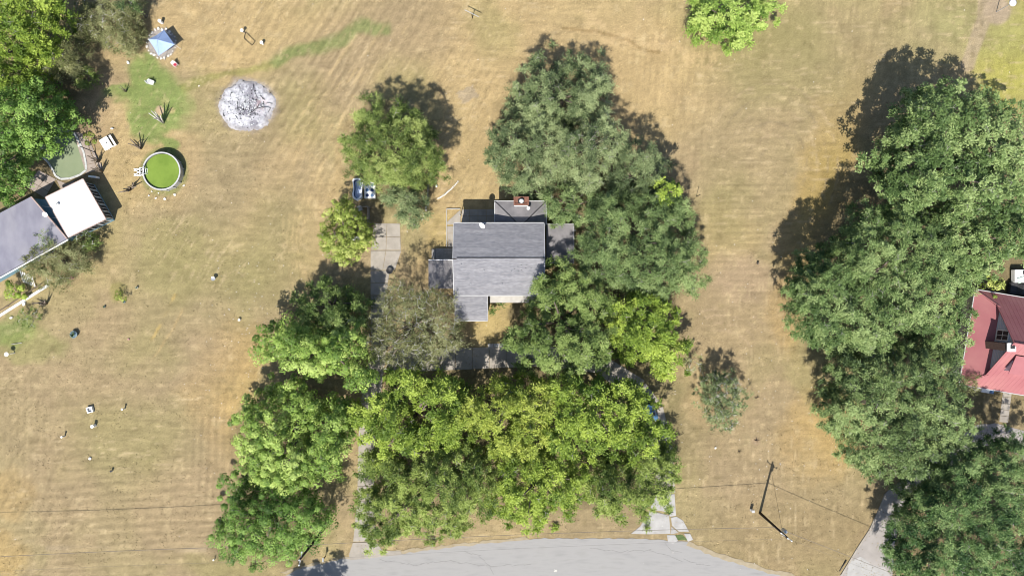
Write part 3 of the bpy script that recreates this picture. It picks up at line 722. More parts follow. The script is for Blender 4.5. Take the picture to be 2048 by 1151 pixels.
TR = [
 ([(-60,-40),(125,-40),(112,40),(95,70),(84,110),(62,165),(-60,175)], 12, 5, 'pecan', 'bright yellow-green tree filling the top left corner of the yard', {}),
 ([(-60,150),(40,165),(88,150),(116,180),(138,200),(136,232),(112,256),(90,280),(78,296),(42,312),(36,362),(16,392),(-60,420)], 12, 3.2, 'puff', 'large leafy green tree overhanging the grey-roofed house and the sunken pool', dict(mat='emerald')),
 ([(140,10),(190,-5),(280,-14),(272,40),(282,68),(258,108),(215,100),(170,88),(140,62)], 5, 1.5, 'olive', 'brownish olive half-bare tree west of the blue canopy', {}),
 ([(110,50),(145,55),(158,100),(150,140),(115,160),(80,148),(72,110),(92,88)], 6, 2.2, 'olive', 'small grey-olive tree squeezed between two bright green trees', {}),
 ([(750,182),(775,190),(800,200),(830,215),(850,240),(865,270),(885,300),(888,330),(870,350),(850,358),(835,375),(800,382),(770,365),(740,360),(705,345),(690,320),(680,285),(700,250),(705,222),(725,205)], 12, 5.5, 'greencedar', 'bright green cedar just behind the white empty tub shells', {}),
 ([(770,362),(800,372),(842,378),(852,400),(850,430),(832,455),(815,456),(790,432),(770,412),(752,388)], 8, 3.5, 'cedar', 'pale grey-green cedar above the top end of the concrete parking pad', {}),
 ([(650,420),(668,400),(692,398),(716,412),(735,440),(745,470),(742,490),(720,495),(705,515),(680,523),(655,510),(635,490),(638,465),(628,445)], 8, 4, 'lime', 'small round yellow-green tree beside the basketball hoop', {}),
 ([(625,568),(650,562),(700,575),(725,600),(730,640),(700,672),(640,664),(590,650),(580,615),(595,590)], 9.5, 5, 'greenoak', 'dark green tree with yellow tips in the shade left of the driveway', {}),
 ([(575,640),(640,650),(720,665),(740,700),(760,745),(740,768),(720,782),(700,772),(655,752),(625,768),(580,750),(560,735),(520,715),(498,690),(515,675),(530,655),(550,640)], 12.5, 6.5, 'puff', 'lumpy light green tree with a long arm reaching left over the dry lawn', {}),
 ([(545,755),(590,765),(602,782),(640,795),(690,798),(700,845),(702,872),(684,925),(665,955),(640,974),(600,987),(540,986),(510,960),(485,930),(470,900),(466,850),(468,812),(490,790),(530,775)], 12, 6, 'puff', 'big lumpy soft green tree on the left edge of the front yard', {}),
 ([(440,945),(470,935),(520,965),(600,990),(645,1005),(658,1050),(640,1080),(612,1112),(575,1132),(530,1140),(475,1128),(425,1095),(410,1072),(438,1040),(442,990)], 11, 5, 'puff', 'lower left tree beside the leaning utility pole and the road', dict(mat='emerald', ll=0.246, lw=0.176)),
 ([(1035,150),(1055,125),(1075,105),(1110,92),(1150,100),(1190,112),(1212,135),(1217,180),(1212,215),(1180,245),(1120,250),(1060,240),(1020,215),(1020,180)], 11, 3.5, 'cedar', 'northernmost grey-green cedar of the clump behind the house', {}),
 ([(1020,190),(1060,212),(1120,235),(1142,290),(1130,350),(1090,388),(1050,388),(1020,384),(995,345),(978,300),(984,272),(1000,235)], 11.5, 4, 'cedar', 'wide grey-green cedar touching the brick chimney', {}),
 ([(1118,235),(1190,212),(1222,225),(1250,262),(1240,300),(1220,350),(1170,380),(1130,362),(1128,300)], 13, 7, 'cedar', 'tall grey cedar with bare silvery dead twigs in its top', dict(twig=.6)),
 ([(1240,268),(1290,270),(1320,290),(1345,330),(1352,366),(1330,387),(1260,392),(1220,372),(1212,310)], 11, 4, 'cedar', 'cedar at the east edge of the clump behind the house, casting shade on golden grass', {}),
 ([(1090,385),(1140,358),(1200,368),(1204,412),(1178,440),(1130,447),(1096,442),(1092,405)], 8.5, 3.5, 'juniper', 'low feathery cedar between the brick chimney and the grey side roof', {}),
 ([(1195,382),(1250,370),(1330,372),(1370,400),(1390,430),(1400,470),(1412,510),(1420,550),(1408,582),(1370,587),(1330,602),(1270,592),(1220,577),(1180,552),(1158,510),(1165,475),(1185,450),(1178,420)], 13, 4.5, 'juniper', 'very broad blue-green juniper east of the grey-roofed house', {}),
 ([(1303,358),(1330,360),(1365,375),(1362,398),(1330,408),(1308,392)], 11, 9, 'pecan', 'small bright green sapling poking out of the dark cedars', {}),
 ([(1070,530),(1100,525),(1150,530),(1180,545),(1200,570),(1225,600),(1237,650),(1240,700),(1215,735),(1170,757),(1120,757),(1050,742),(1018,720),(1008,690),(1030,650),(1065,620),(1060,580)], 13, 5, 'greenoak', 'mid green tree overhanging the front corner of the grey shingle roof', {}),
 ([(1230,600),(1290,585),(1355,600),(1362,640),(1377,670),(1377,740),(1355,757),(1320,747),(1290,722),(1250,742),(1232,700),(1222,640)], 12, 5, 'pecan', 'bright yellow-green tree on the open field side below the juniper', {}),
 ([(790,568),(850,572),(900,598),(925,640),(927,690),(882,740),(810,742),(760,732),(722,682),(738,620)], 11, 6.5, 'olive', 'grey olive tree full of pale bare twigs in front of the porch roof', dict(ns=10, twig=.8)),
 ([(770,745),(820,740),(860,755),(915,760),(930,790),(925,830),(940,880),(900,912),(850,902),(800,912),(770,942),(745,902),(718,872),(702,850),(693,820),(715,795),(750,790),(765,770)], 13, 6, 'yellow', 'yellow-green tree leaning over the left arm of the driveway', dict(mat='pecan')),
 ([(960,790),(990,765),(1040,760),(1090,762),(1112,800),(1102,850),(1082,900),(1030,932),(980,912),(930,885),(912,835),(933,803)], 14, 7, 'yellow', 'yellowest tree in the middle of the front grove', {}),
 ([(1090,770),(1130,755),(1180,765),(1245,752),(1285,785),(1318,822),(1338,862),(1326,895),(1288,925),(1220,942),(1150,932),(1090,902),(1093,850),(1103,800)], 14, 6.5, 'pecan', 'vivid green tree at the right end of the front grove beside the curved driveway', {}),
 ([(985,925),(1040,910),(1110,905),(1160,930),(1184,970),(1165,1018),(1132,1035),(1095,1050),(1080,1072),(1040,1067),(1003,1046),(984,1020),(984,980)], 11, 5, 'yellow', 'bright green tree hanging closest over the road', dict(mat='pecan')),
 ([(712,935),(745,902),(760,925),(800,912),(870,900),(930,893),(982,920),(992,960),(988,1010),(988,1040),(940,1062),(900,1082),(870,1082),(830,1077),(790,1082),(765,1108),(735,1092),(713,1062),(703,1015),(722,987),(757,977),(740,960),(713,965)], 12, 4.5, 'greenoak', 'dark dull green tree at the lower left of the front grove', dict(twig=.25, mat='grove')),
 ([(1175,945),(1230,930),(1280,905),(1305,885),(1346,880),(1360,920),(1357,985),(1340,1022),(1300,1037),(1285,1052),(1240,1042),(1200,1037),(1175,1010)], 10, 4, 'greenoak', 'olive twiggy tree above the broken concrete at the right driveway mouth', dict(mat='grove', gap=.05, twig=.4)),
 ([(1400,768),(1428,745),(1472,748),(1496,788),(1500,818),(1478,850),(1450,862),(1420,846),(1402,810)], 6, 2.8, 'thin', 'small lone sparse tree standing in the dry field', dict(mat='cedar', ns=12)),
 ([(1385,-40),(1570,-40),(1562,20),(1547,45),(1525,55),(1500,80),(1465,96),(1430,76),(1395,56),(1388,20)], 10, 4, 'pecan', 'bright green tree cut by the top edge of the picture', dict(mat='puff')),
 ([(1810,192),(1850,168),(1920,163),(1970,178),(2010,195),(2060,215),(2095,300),(2085,420),(2000,445),(1900,455),(1820,435),(1790,402),(1780,350),(1752,332),(1740,300),(1770,290),(1795,255)], 16, 9, 'oak', 'great oak throwing the biggest shadow up to the dirt track', {}),
 ([(1740,398),(1800,408),(1900,440),(1950,470),(1960,540),(1955,600),(1940,640),(1945,690),(1900,702),(1830,702),(1760,712),(1690,702),(1630,690),(1600,660),(1578,612),(1578,570),(1600,530),(1640,490),(1690,480),(1720,450)], 15, 6.5, 'greenoak', 'widest spreading oak, left of the red roof', dict(mat='oak')),
 ([(1900,440),(2000,430),(2095,420),(2095,515),(2040,522),(2005,540),(1975,560),(1930,580),(1890,540)], 14, 8, 'oak', 'oak at the right picture edge just north of the red roof', {}),
 ([(1680,700),(1760,700),(1850,690),(1925,690),(1935,730),(1945,790),(1963,850),(1950,902),(1900,922),(1880,972),(1800,987),(1760,967),(1720,942),(1690,902),(1660,850),(1638,810),(1670,780),(1668,740)], 14, 5, 'greenoak', 'green spreading tree between the red-roofed house and the utility pole', dict(mat='juniper')),
 ([(1900,930),(1960,900),(2000,885),(2095,872),(2110,1210),(1835,1210),(1797,1120),(1790,1060),(1820,1020),(1840,990),(1870,962)], 14, 5, 'greenoak', 'dark tree in the lower right corner shading the paved drive', dict(mat='deep')),
 ([(520,1225),(640,1222),(660,1330),(500,1330)], 9, 5, 'oak', 'tree below the picture edge whose shade falls on the road', {}),
 ([(155,143),(175,130),(195,138),(190,165),(172,182),(152,168)], 3.2, 1.2, 'greencedar', 'small blue-green conifer shrub beside the big shadow', dict(cat='shrub', name='conifer_shrub')),
 ([(235,-12),(262,-12),(266,15),(250,26),(238,15)], 5, 3, 'juniper', 'blue-green conifer tip at the top edge above the olive tree', dict(cat='tree', name='conifer')),
 ([(45,522),(60,484),(100,472),(150,480),(185,498),(180,530),(150,550),(122,570),(92,578),(60,560)], 4.2, 1.8, 'olive', 'grey-green bush mixed with reddish twigs against the white-roofed house', dict(cat='shrub', name='shrub', twig=.3, gap=.1)),
 ([(68,470),(90,462),(104,478),(95,492),(75,492)], 4.6, 3, 'thin', 'dark leafy shrub reaching over the grey roof edge', dict(cat='shrub', name='shrub', mat='cedar')),
 ([(150,470),(178,462),(190,480),(186,500),(160,500)], 3.4, 1.8, 'thin', 'loose shrub at the lower corner of the white flat roof', dict(cat='shrub', name='shrub', mat='greencedar', gap=.1)),
 ([(-4,575),(20,556),(44,572),(50,592),(30,602),(-4,598)], 1.8, .7, 'puff', 'bright green bush inside the white-edged planter', dict(cat='shrub', name='shrub', mat='pecan', deep=False)),
 ([(34,622),(68,615),(80,636),(72,656),(52,662),(32,648)], 2.0, .7, 'thin', 'dark straggly bush outside the white edging', dict(cat='shrub', name='shrub', mat='greencedar', gap=.1)),
 ([(232,583),(250,583),(254,596),(245,602),(233,600)], 1.1, .5, 'lime', 'small round yellow-green bush alone on the lawn', dict(cat='shrub', name='shrub', deep=False)),
 ([(980,606),(1000,600),(1004,622),(992,638),(980,630)], 1.6, .7, 'greenoak', 'leafy shrub in the corner beside the lower porch roof', dict(cat='shrub', name='shrub', deep=False)),
 ([(1970,560),(1990,552),(2022,568),(2024,580),(2000,586),(1978,582)], 4.2, 3, 'lime', 'yellow-green bush against the top edge of the red roof', dict(cat='shrub', name='shrub')),
 ([(1372,705),(1392,692),(1404,715),(1400,742),(1380,752),(1370,735)], 3.0, 1.0, 'thin', 'pale grey feathery shrub beside the bright yellow-green tree', dict(cat='shrub', name='shrub', mat='olive', gap=.3)),
 ([(172,268),(186,262),(192,284),(184,300),(168,292)], 1.4, .4, 'lime', 'spiky green plant on the deck of the sunken pool', dict(cat='plant', name='spiky_plant', deep=False)),
 ([(1935,745),(1958,740),(1962,790),(1945,800),(1932,780)], 4.5, 2.5, 'olive', 'rusty olive small tree at the lower left corner of the red roof', dict(gap=.1)),
]
for i, (poly, ht, he, style, label, kw) in enumerate(TR):
    kw = dict(kw); ov = {k: kw.pop(k) for k in list(kw) if k in ('mat', 'ns', 'm', 'll', 'lw', 'sl', 'gap', 'sp', 'up', 'lobe', 'dip')}
    nm = kw.pop('name', {'cedar': 'cedar_tree', 'juniper': 'juniper_tree', 'greencedar': 'cedar_tree', 'oak': 'oak_tree', 'greenoak': 'oak_tree'}.get(style, 'broadleaf_tree'))
    tree(poly, ht, he, style, label, seed=i + 1, name=nm, **kw, **ov)
print('leaf quads', tree.count)
# ---------------------------------------------------------------- driveways and walks
def slabs(parent, quad, nu, nv, m, z0=-0.04, z1=0.03, gap=0.03, name='slab', jig=0.0):
    """split a quad of photo points into nu x nv real slabs with open joints"""
    a, b, c, d = [PV(*p) for p in quad]                 # a-b along u, a-d along v
    rr = random.Random(int(quad[0][0]))
    us = [i / nu for i in range(nu + 1)]; vs = [j / nv for j in range(nv + 1)]
    L1 = (b - a).length; L2 = (d - a).length
    for i in range(nu):
        for j in range(nv):
            gu, gv = gap / L1, gap / L2
            c4 = [(us[i] + gu, vs[j] + gv), (us[i + 1] - gu, vs[j] + gv), (us[i + 1] - gu, vs[j + 1] - gv), (us[i] + gu, vs[j + 1] - gv)]
            pts = [(a.lerp(b, u)).lerp(d.lerp(c, u), v) for u, v in c4]
            zz = z1 + rr.uniform(-.006, .006)
            MB().prism([(p.x, p.y) for p in pts], z0, zz).build(name, m, parent)

pad = thing('parking_pad', P(772, 515), 'pale concrete pad of square slabs at the top of the left driveway', 'driveway')
slabs(pad, [(748, 446), (800, 447), (802, 500), (742, 500)], 2, 2, M['concrete'], name='slab')
slabs(pad, [(741, 501), (803, 501), (790, 540), (741, 540)], 2, 1, M['concrete'], name='slab')
slabs(pad, [(741, 541), (780, 541), (772, 590), (741, 590)], 1, 2, M['concrete'], name='slab')
dw = thing('driveway', P(735, 900), 'concrete driveway running from the parking pad down to the road under the trees', 'driveway')
slabs(dw, [(741, 591), (771, 591), (760, 690), (742, 690)], 1, 4, M['concrete'])
slabs(dw, [(742, 691), (775, 691), (760, 800), (722, 800)], 1, 4, M['concrete'])
slabs(dw, [(719, 801), (752, 801), (748, 1000), (714, 1000)], 1, 7, M['concrete'])
slabs(dw, [(714, 1001), (748, 1001), (752, 1082), (706, 1082)], 1, 3, M['concrete'])
MB().prism([P(*p)[:2] for p in [(706, 1084), (752, 1084), (765, 1100), (800, 1101), (805, 1108), (700, 1119), (698, 1108)]], -0.04, 0.028).build('apron', M['concrete'], dw)
lw = thing('driveway', P(950, 715), 'shaded concrete driveway loop crossing in front of the house', 'driveway')
slabs(lw, [(776, 700), (1080, 690), (1080, 732), (776, 745)], 9, 1, M['concrete'])
rd = thing('driveway', P(1335, 900), 'curved concrete driveway coming down the right side of the grove', 'driveway')
slabs(rd, [(1081, 690), (1200, 705), (1190, 745), (1081, 732)], 3, 1, M['concrete'])
slabs(rd, [(1201, 705), (1290, 760), (1262, 795), (1191, 745)], 3, 1, M['concrete'])
slabs(rd, [(1291, 765), (1325, 810), (1290, 825), (1263, 796)], 1, 1, M['concrete'])
slabs(rd, [(1326, 812), (1344, 890), (1308, 895), (1291, 826)], 1, 2, M['concrete'])
slabs(rd, [(1308, 896), (1345, 891), (1351, 985), (1312, 988)], 1, 3, M['concrete'])
# broken pale apron at its mouth
for pc in ([(1300, 1020), (1338, 1030), (1341, 1066), (1298, 1067), (1262, 1066), (1280, 1052)], [(1310, 990), (1349, 987), (1352, 1030), (1340, 1032), (1333, 1022), (1300, 1018)],
           [(1342, 1034), (1353, 1032), (1366, 1040), (1378, 1062), (1358, 1062), (1344, 1050)], [(1343, 1052), (1357, 1064), (1342, 1067)],
           [(1334, 1069), (1350, 1069), (1356, 1080), (1346, 1086), (1336, 1083)], [(1368, 1066), (1380, 1066), (1386, 1078), (1376, 1082)]):
    MB().prism([P(*p)[:2] for p in pc], -0.05, 0.03 + 0.01 * rng.random()).build('broken_slab', M['concrete_pale'], rd)
sheet('weeds', [(1350, 1069), (1364, 1068), (1377, 1080), (1356, 1079)], mat('weeds', g(92, 116, 66), g(124, 142, 88), 3, 0.95, 0.6, 10), 0.006, kind='stuff', wob=1)

# paved drive at the lower right
ra = mat('drive_asphalt', (0.255, 0.235, 0.22), (0.30, 0.278, 0.26), 0.8, 0.95, 0.3, 20, detail=9, c3=(0.22, 0.205, 0.19), s3=0.3, w3=(0.5, 0.8))
sheet('paved_drive', [(1680, 1151), (1712, 1098), (1737, 1060), (1756, 1020), (1770, 985), (1830, 940), (1900, 890), (1950, 850), (1990, 846), (2050, 862), (2050, 892), (1990, 884), (1940, 905), (1880, 945), (1815, 990),
       (1800, 1035), (1790, 1080), (1785, 1151), (1785, 1200), (1640, 1200)], ra, 0.006, wob=0.8, seed=4, label=None)
kb = thing('drive_edging', P(1740, 1055), 'narrow pale concrete kerb along the left edge of the lower right drive', 'kerb')
e0 = [(1682, 1150), (1714, 1097), (1739, 1059), (1758, 1019), (1771, 987)]
for (x0, y0), (x1, y1) in zip(e0[:-1], e0[1:]):
    a, b = PV(x0, y0), PV(x1, y1); d = (b - a).normalized() * 0.03
    a += d; b -= d; n = Vector((-d.y, d.x, 0)).normalized() * 0.12
    MB().prism([(p.x, p.y) for p in (a - n, b - n, b + n, a + n)], -0.05, 0.10).build('kerbstone', M['concrete'], kb)
sheet('pale_patch', [(1700, 1120), (1722, 1113), (1742, 1128), (1770, 1134), (1782, 1151), (1784, 1180), (1690, 1180), (1694, 1140)], M['concrete_pale'], 0.012, wob=1.5, seed=8)
cv = MB(); a, b = PV(1679, 1141), PV(1692, 1119)
cv.tube([a + Vector((0, 0, .02)), b + Vector((0, 0, -.02))], [.05, .13], 10)
cv.build('culvert_pipe', M['dark'], smooth=True, label='black culvert pipe end beside the kerb of the lower right drive', cat='pipe')

wk = thing('garden_path', P(2002, 818), 'pale concrete path leading down from the red roof', 'path')
slabs(wk, [(2006, 780), (2024, 782), (2016, 845), (1998, 843)], 1, 5, M['concrete'])
wk2 = thing('garden_path', P(950, 660), 'short pale walk stub between the front lawn and the shaded driveway', 'path')
slabs(wk2, [(975, 686), (1012, 686), (1010, 698), (976, 698)], 3, 1, M['concrete_pale'])

# ---------------------------------------------------------------- main house
hx0, hx1 = -8.04, 4.44
yN, yR, yS = 8.98, 4.02, -1.0
zE, zR = 5.3, 7.0
house = thing('house', (-1.8, 4, 0), 'two-storey house with grey shingle gable roof in the middle of the picture', 'house')
MB().prism([(hx0 + .35, yS + .4), (hx1 - .35, yS + .4), (hx1 - .35, yN - .4), (hx0 + .35, yN - .4)], 0, 5.2).build('wall', M['siding'], house)
gw = MB()
for x in (hx0 + .36, hx1 - .5):
    gw.add([(x, yS + .4, 5.2), (x, yN - .4, 5.2), (x, yR, zR - .2), (x + .14, yS + .4, 5.2), (x + .14, yN - .4, 5.2), (x + .14, yR, zR - .2)],
           [(0, 2, 1), (3, 4, 5), (0, 1, 4, 3), (1, 2, 5, 4), (2, 0, 3, 5)])
gw.build('gable_wall', M['siding'], house)
def slope(name, pts, t, m, parent):
    """roof plane from 4 top corners with thickness t"""
    mb = MB(); n = len(pts)
    vs = [tuple(p) for p in pts] + [(p[0], p[1], p[2] - t) for p in pts]
    fs = [tuple(range(n)), tuple(range(2 * n - 1, n - 1, -1))] + [(i, n + i, n + (i + 1) % n, (i + 1) % n) for i in range(n)]
    mb.add(vs, fs); return mb.build(name, m, parent)
rn = slope('roof_slope', [(hx0, yR - .02, zR), (hx1, yR - .02, zR), (hx1, yN, zE), (hx0, yN, zE)][::-1], .16, M['shingle'], house)
rs = slope('roof_slope', [(hx0, yS, zE), (hx1, yS, zE), (hx1, yR - .12, zR - .05), (hx0, yR - .12, zR - .05)], .16, M['shingle'], house)
cap = MB()
cap.add([(hx0 + .5, yR + .02, zR + .05), (hx1 + .0, yR + .02, zR + .05), (hx1 + .0, yR - .40, zR - .04), (hx0 + .5, yR - .40, zR - .04), (hx0 + .5, yR + .02, zR - .1), (hx1, yR + .02, zR - .1), (hx1, yR - .4, zR - .14), (hx0 + .5, yR - .4, zR - .14)],
        [(3, 2, 1, 0), (4, 5, 6, 7), (0, 1, 5, 4), (1, 2, 6, 5), (2, 3, 7, 6), (3, 0, 4, 7)])
cap.build('ridge_cap', M['shingle'], house)
cr = MB(); cr.box(((hx0 + hx1) / 2 + .25, yR + .10, zR - .01), (hx1 - hx0 - .5, .10, .05)); cr.build('ridge_shade_strip', M['dark'], house)  # dark strip painting in the shade line behind the ridge cap
for nm, y0, z0_, y1, z1_ in (('verge_board', yS, zE, yR - .1, zR - .04), ('verge_board', yR, zR, yN, zE)):
    for x in (hx0 - .04, hx1 + .04):
        MB().add([(x - .04, y0, z0_ + .02), (x + .04, y0, z0_ + .02), (x + .04, y1, z1_ + .02), (x - .04, y1, z1_ + .02), (x - .04, y0, z0_ - .2), (x + .04, y0, z0_ - .2), (x + .04, y1, z1_ - .2), (x - .04, y1, z1_ - .2)],
                 [(0, 1, 2, 3), (7, 6, 5, 4), (0, 4, 5, 1), (1, 5, 6, 2), (2, 6, 7, 3), (3, 7, 4, 0)]).build(nm, M['trim'], house)
MB().box(((hx0 + hx1) / 2, yS - .06, zE - .08), (hx1 - hx0, .11, .12)).build('gutter', M['trim'], house)
MB().box(((hx0 + hx1) / 2, yN + .06, zE - .08), (hx1 - hx0, .11, .12)).build('gutter', M['trim'], house)
def zroof(y): return zE + (zR - zE) * ((y - yS) / (yR - yS) if y < yR else (yN - y) / (yN - yR))
for px, py in ((923, 529), (968, 541), (941, 568), (1004, 568)):
    x, y, _ = P(px, py, 6.2); z = zroof(y)
    MB().tube([(x, y, z - .1), (x, y, z + .28)], .055, 8).build('vent_pipe', M['metal'], house)
for k in range(9):                                        # lifted shingles
    x, y, _ = P(1026 + 9 * (k % 5) + rng.uniform(-3, 3), 541 - 5 * (k // 3) + rng.uniform(-2, 2), 6.2); z = zroof(y)
    MB().box((x, y, z + .03), (.16, .07, .02), tilt=('X', .32)).build('lifted_shingle', M['dark'], house)
for x in (-6.2, -3.0, 0.6, 3.0):                          # upper windows, both long walls
    for y, s in ((yS + .38, -1), (yN - .38, 1)):
        w = MB(); w.box((x, y, 4.0), (1.3, .07, 1.2)); wo_ = w.build('window', M['white'], house)
        MB().box((x - .3, y + s * .03, 4.0), (.52, .05, 1.04)).build('pane', M['glass'], wo_)
        MB().box((x + .3, y + s * .03, 4.0), (.52, .05, 1.04)).build('pane', M['glass'], wo_)

# front wing with its own low roof, lower left
def px_rect(x0, y0, x1, y1, z):
    a = P(min(x0, x1), min(y0, y1), z); b = P(max(x0, x1), max(y0, y1), z); return a[0], b[1], b[0], a[1]
fw = thing('front_wing', P(942, 610, 0), 'grey shingle lean-to wing stepping out below the main roof, left side', 'house wing')
ax, ay, bx_, by_ = px_rect(909, 590, 975, 641, 4.3)
MB().prism([(ax + .25, ay + .3), (bx_ - .25, ay + .3), (bx_ - .25, -0.75), (ax + .25, -0.75)], 0, 3.6).build('wall', M['siding'], fw)
slope('roof', [(ax, ay, 3.85), (bx_, ay, 3.85), (bx_, -0.85, 4.75), (ax, -0.85, 4.75)], .14, M['shingle'], fw)
MB().box(((ax + bx_) / 2, ay - .05, 3.78), (bx_ - ax, .1, .12)).build('gutter', M['trim'], fw)
MB().box((bx_ + .04, (ay - .85) / 2, 4.3), (.06, -.85 - ay, .12), tilt=('X', math.atan2(.9, -.85 - ay))).build('verge_board', M['trim'], fw)
fd = MB().box((bx_ - .23, -2.6, 1.1), (.07, 1.0, 2.1)).build('door', M['wood'], fw); MB().box((bx_ - .18, -2.95, 1.05), (.06, .05, .12)).build('handle', M['metal'], fd)

pr = thing('porch_roof', P(1016, 597, 0), 'narrow pale porch roof strip under the front edge of the main roof', 'porch')
cx0, cy0, cx1, cy1 = px_rect(979, 590, 1090, 605, 3.0)
slope('roof', [(cx0, cy0, 2.85), (cx1, cy0, 2.85), (cx1, -0.62, 3.1), (cx0, -0.62, 3.1)], .10, mat('porch_felt', (0.33, 0.315, 0.29), (0.40, 0.385, 0.355), 1.5, 0.9, 0.2, 10), pr)
for t in (.02, .34, .66, .98):
    x = cx0 + .12 + (cx1 - cx0 - .24) * t; MB().box((x, cy0 + .12, 1.36), (.12, .12, 2.72)).build('post', M['trim'], pr)

# rear wing with hipped roof and chimney
rw = thing('rear_wing', P(1040, 424, 0), 'rear wing with low grey hipped roof behind the main roof', 'house wing')
rx0, ry0, rx1, ry1 = px_rect(990, 446, 1092, 402.5, 3.4)
ry0 = yN - 0.3
MB().prism([(rx0 + .25, ry0), (rx1 - .25, ry0), (rx1 - .25, ry1 - .25), (rx0 + .25, ry1 - .25)], 0, 3.25).build('wall', M['siding'], rw)
mx = (rx0 + rx1) / 2; ap0, ap1 = (mx - .35, ry0 + .3, 4.35), (mx + .35, ry0 + .3, 4.35)
c00, c10, c11, c01 = (rx0, ry0, 3.4), (rx1, ry0, 3.4), (rx1, ry1, 3.4), (rx0, ry1, 3.4)
hm = M['flatroof']
slope('roof_slope', [c11, c01, ap0, ap1], .12, hm, rw)
slope('roof_slope', [c01, c00, ap0], .12, hm, rw)
slope('roof_slope', [c10, c11, ap1], .12, hm, rw)
for a, b in ((c01, ap0), (c11, ap1)):
    MB().tube([(a[0], a[1], a[2] + .02), (b[0], b[1], b[2] + .02)], .06, 6).build('hip_cap', M['dark'], rw)
MB().box((mx, ry1 + .05, 3.36), (rx1 - rx0 + .2, .12, .12)).build('gutter', M['trim'], rw)
for x in (rx0 - .05, rx1 + .05): MB().box((x, (ry0 + ry1) / 2 + .1, 3.36), (.12, ry1 - ry0 - .4, .12)).build('gutter', M['trim'], rw)
ch = thing('chimney', P(1042, 408, 0), 'brick chimney with white painted side and round white flue cap', 'chimney')
x0, y0, x1, y1 = px_rect(1027, 410.5, 1058, 393, 5.6)
MB().prism([(x0 + .12, y0 + .08), (x1 - .12, y0 + .08), (x1 - .12, y1 - .05), (x0 + .12, y1 - .05)], 0, 5.35).build('stack', M['white'], ch)
bk = MB()
MB().prism([(x0 + .05, y0 + .02), (x1 - .05, y0 + .02), (x1 - .05, y1), (x0 + .05, y1)], 5.36, 5.5).build('brick_top', M['brick'], ch)
nb = 7
for row in range(2):
    for i in range(nb):
        t = (i + .5) / nb
        for yy in (y0 + .12, y1 - .12):
            MB().box((x0 + (x1 - x0) * t + .0, yy, 5.55 + row * .09), ((x1 - x0) / nb - .02, .22, .08)).build('brick', M['brick'], ch)
    for j in range(3):
        for xx in (x0 + .12, x1 - .12):
            MB().box((xx, y0 + .24 + (y1 - y0 - .48) * (j + .5) / 3, 5.55 + row * .09), (.22, (y1 - y0 - .48) / 3 - .02, .08)).build('brick', M['brick'], ch)
MB().lathe([(.0, 0), (.23, 0), (.23, .45), (.30, .47), (.30, .55), (.12, .68), (0, .70)], ((x0 + x1) / 2 + .03, (y0 + y1) / 2 - .02, 5.5), 18).build('flue_cap', M['white'], ch, smooth=True)
MB().lathe([(0, 0), (.42, .02), (.46, .1), (.42, .12), (0, .08)], ((x0 + x1) / 2 - .02, (y0 + y1) / 2 + .02, 5.5), 18).build('cap_plate', M['dark'], ch, smooth=True)

def dish(name, loc, r, label, face, post=0.6, col_='white', rz=0):
    t = thing(name, loc, label, 'satellite dish')
    f = Vector(face).normalized(); R = f.to_track_quat('Z', 'Y').to_matrix()
    mb = MB(); mb.lathe([(0.001, 0), (r * .4, .03), (r * .75, .10), (r, .19), (r, .205), (r * .75, .115), (r * .4, .045), (.001, .015)], (0, 0, 0), 20)
    mb.v = [tuple(R @ Vector(v) + Vector((0, 0, post))) for v in mb.v]
    mb.build('reflector', M[col_], t, local=True, smooth=True)
    MB().tube([(0, 0, 0), (0, 0, post)], .035, 8).build('mast', M['metal'], t, local=True)
    a = R @ Vector((0, -r * .8, .1)) + Vector((0, 0, post)); b = R @ Vector((0, -r * .2, r * 1.1)) + Vector((0, 0, post))
    MB().tube([a, b], .02, 6).tube([b - f * .02, b + f * .12], .05, 8).build('feed_arm', M['metal'], t, local=True)
    return t
dx, dy, _ = P(966, 450, 5.9)
dish('satellite_dish', (dx, dy, zroof(min(dy, yN)) - .02), .46, 'white satellite dish on the back edge of the main shingle roof', (-.45, -.55, .55), .9)
dx, dy, _ = P(1056, 413, 4.0)
dish('satellite_dish', (dx, dy - .2, 3.95), .24, 'small white dish beside the brick chimney', (.2, -.4, .8), .35)

# right side flat roof
sw = thing('side_wing', P(1120, 488, 0), 'flat grey side roof on the right of the house, half in tree shade', 'house wing')
sx0, sy0, sx1, sy1 = px_rect(1093, 526, 1147, 448, 3.1)
MB().prism([(sx0 + .2, sy0 + .2), (sx1 - .2, sy0 + .2), (sx1 - .2, sy1 - .2), (sx0 + .2, sy1 - .2)], 0, 2.9).build('wall', M['siding'], sw)
slope('roof', [(sx0, sy0, 3.1), (sx1, sy0, 3.0), (sx1, sy1, 3.0), (sx0, sy1, 3.1)], .14, M['flatroof'], sw)
for a, b in (((sx0, sy1), (sx1, sy1)), ((sx1, sy0), (sx1, sy1)), ((sx0, sy0), (sx1, sy0))):
    MB().box(((a[0] + b[0]) / 2 + (.05 if a[0] == b[0] else 0), (a[1] + b[1]) / 2, 3.04), (abs(b[0] - a[0]) + .1 if a[0] != b[0] else .08, abs(b[1] - a[1]) - .1 if a[0] == b[0] else .08, .17)).build('edge_trim', M['trim'], sw)
MB().box((sx1 + .25, sy1 - .85, 2.5), (.35, .12, .12)).build('lamp', M['white'], sw)

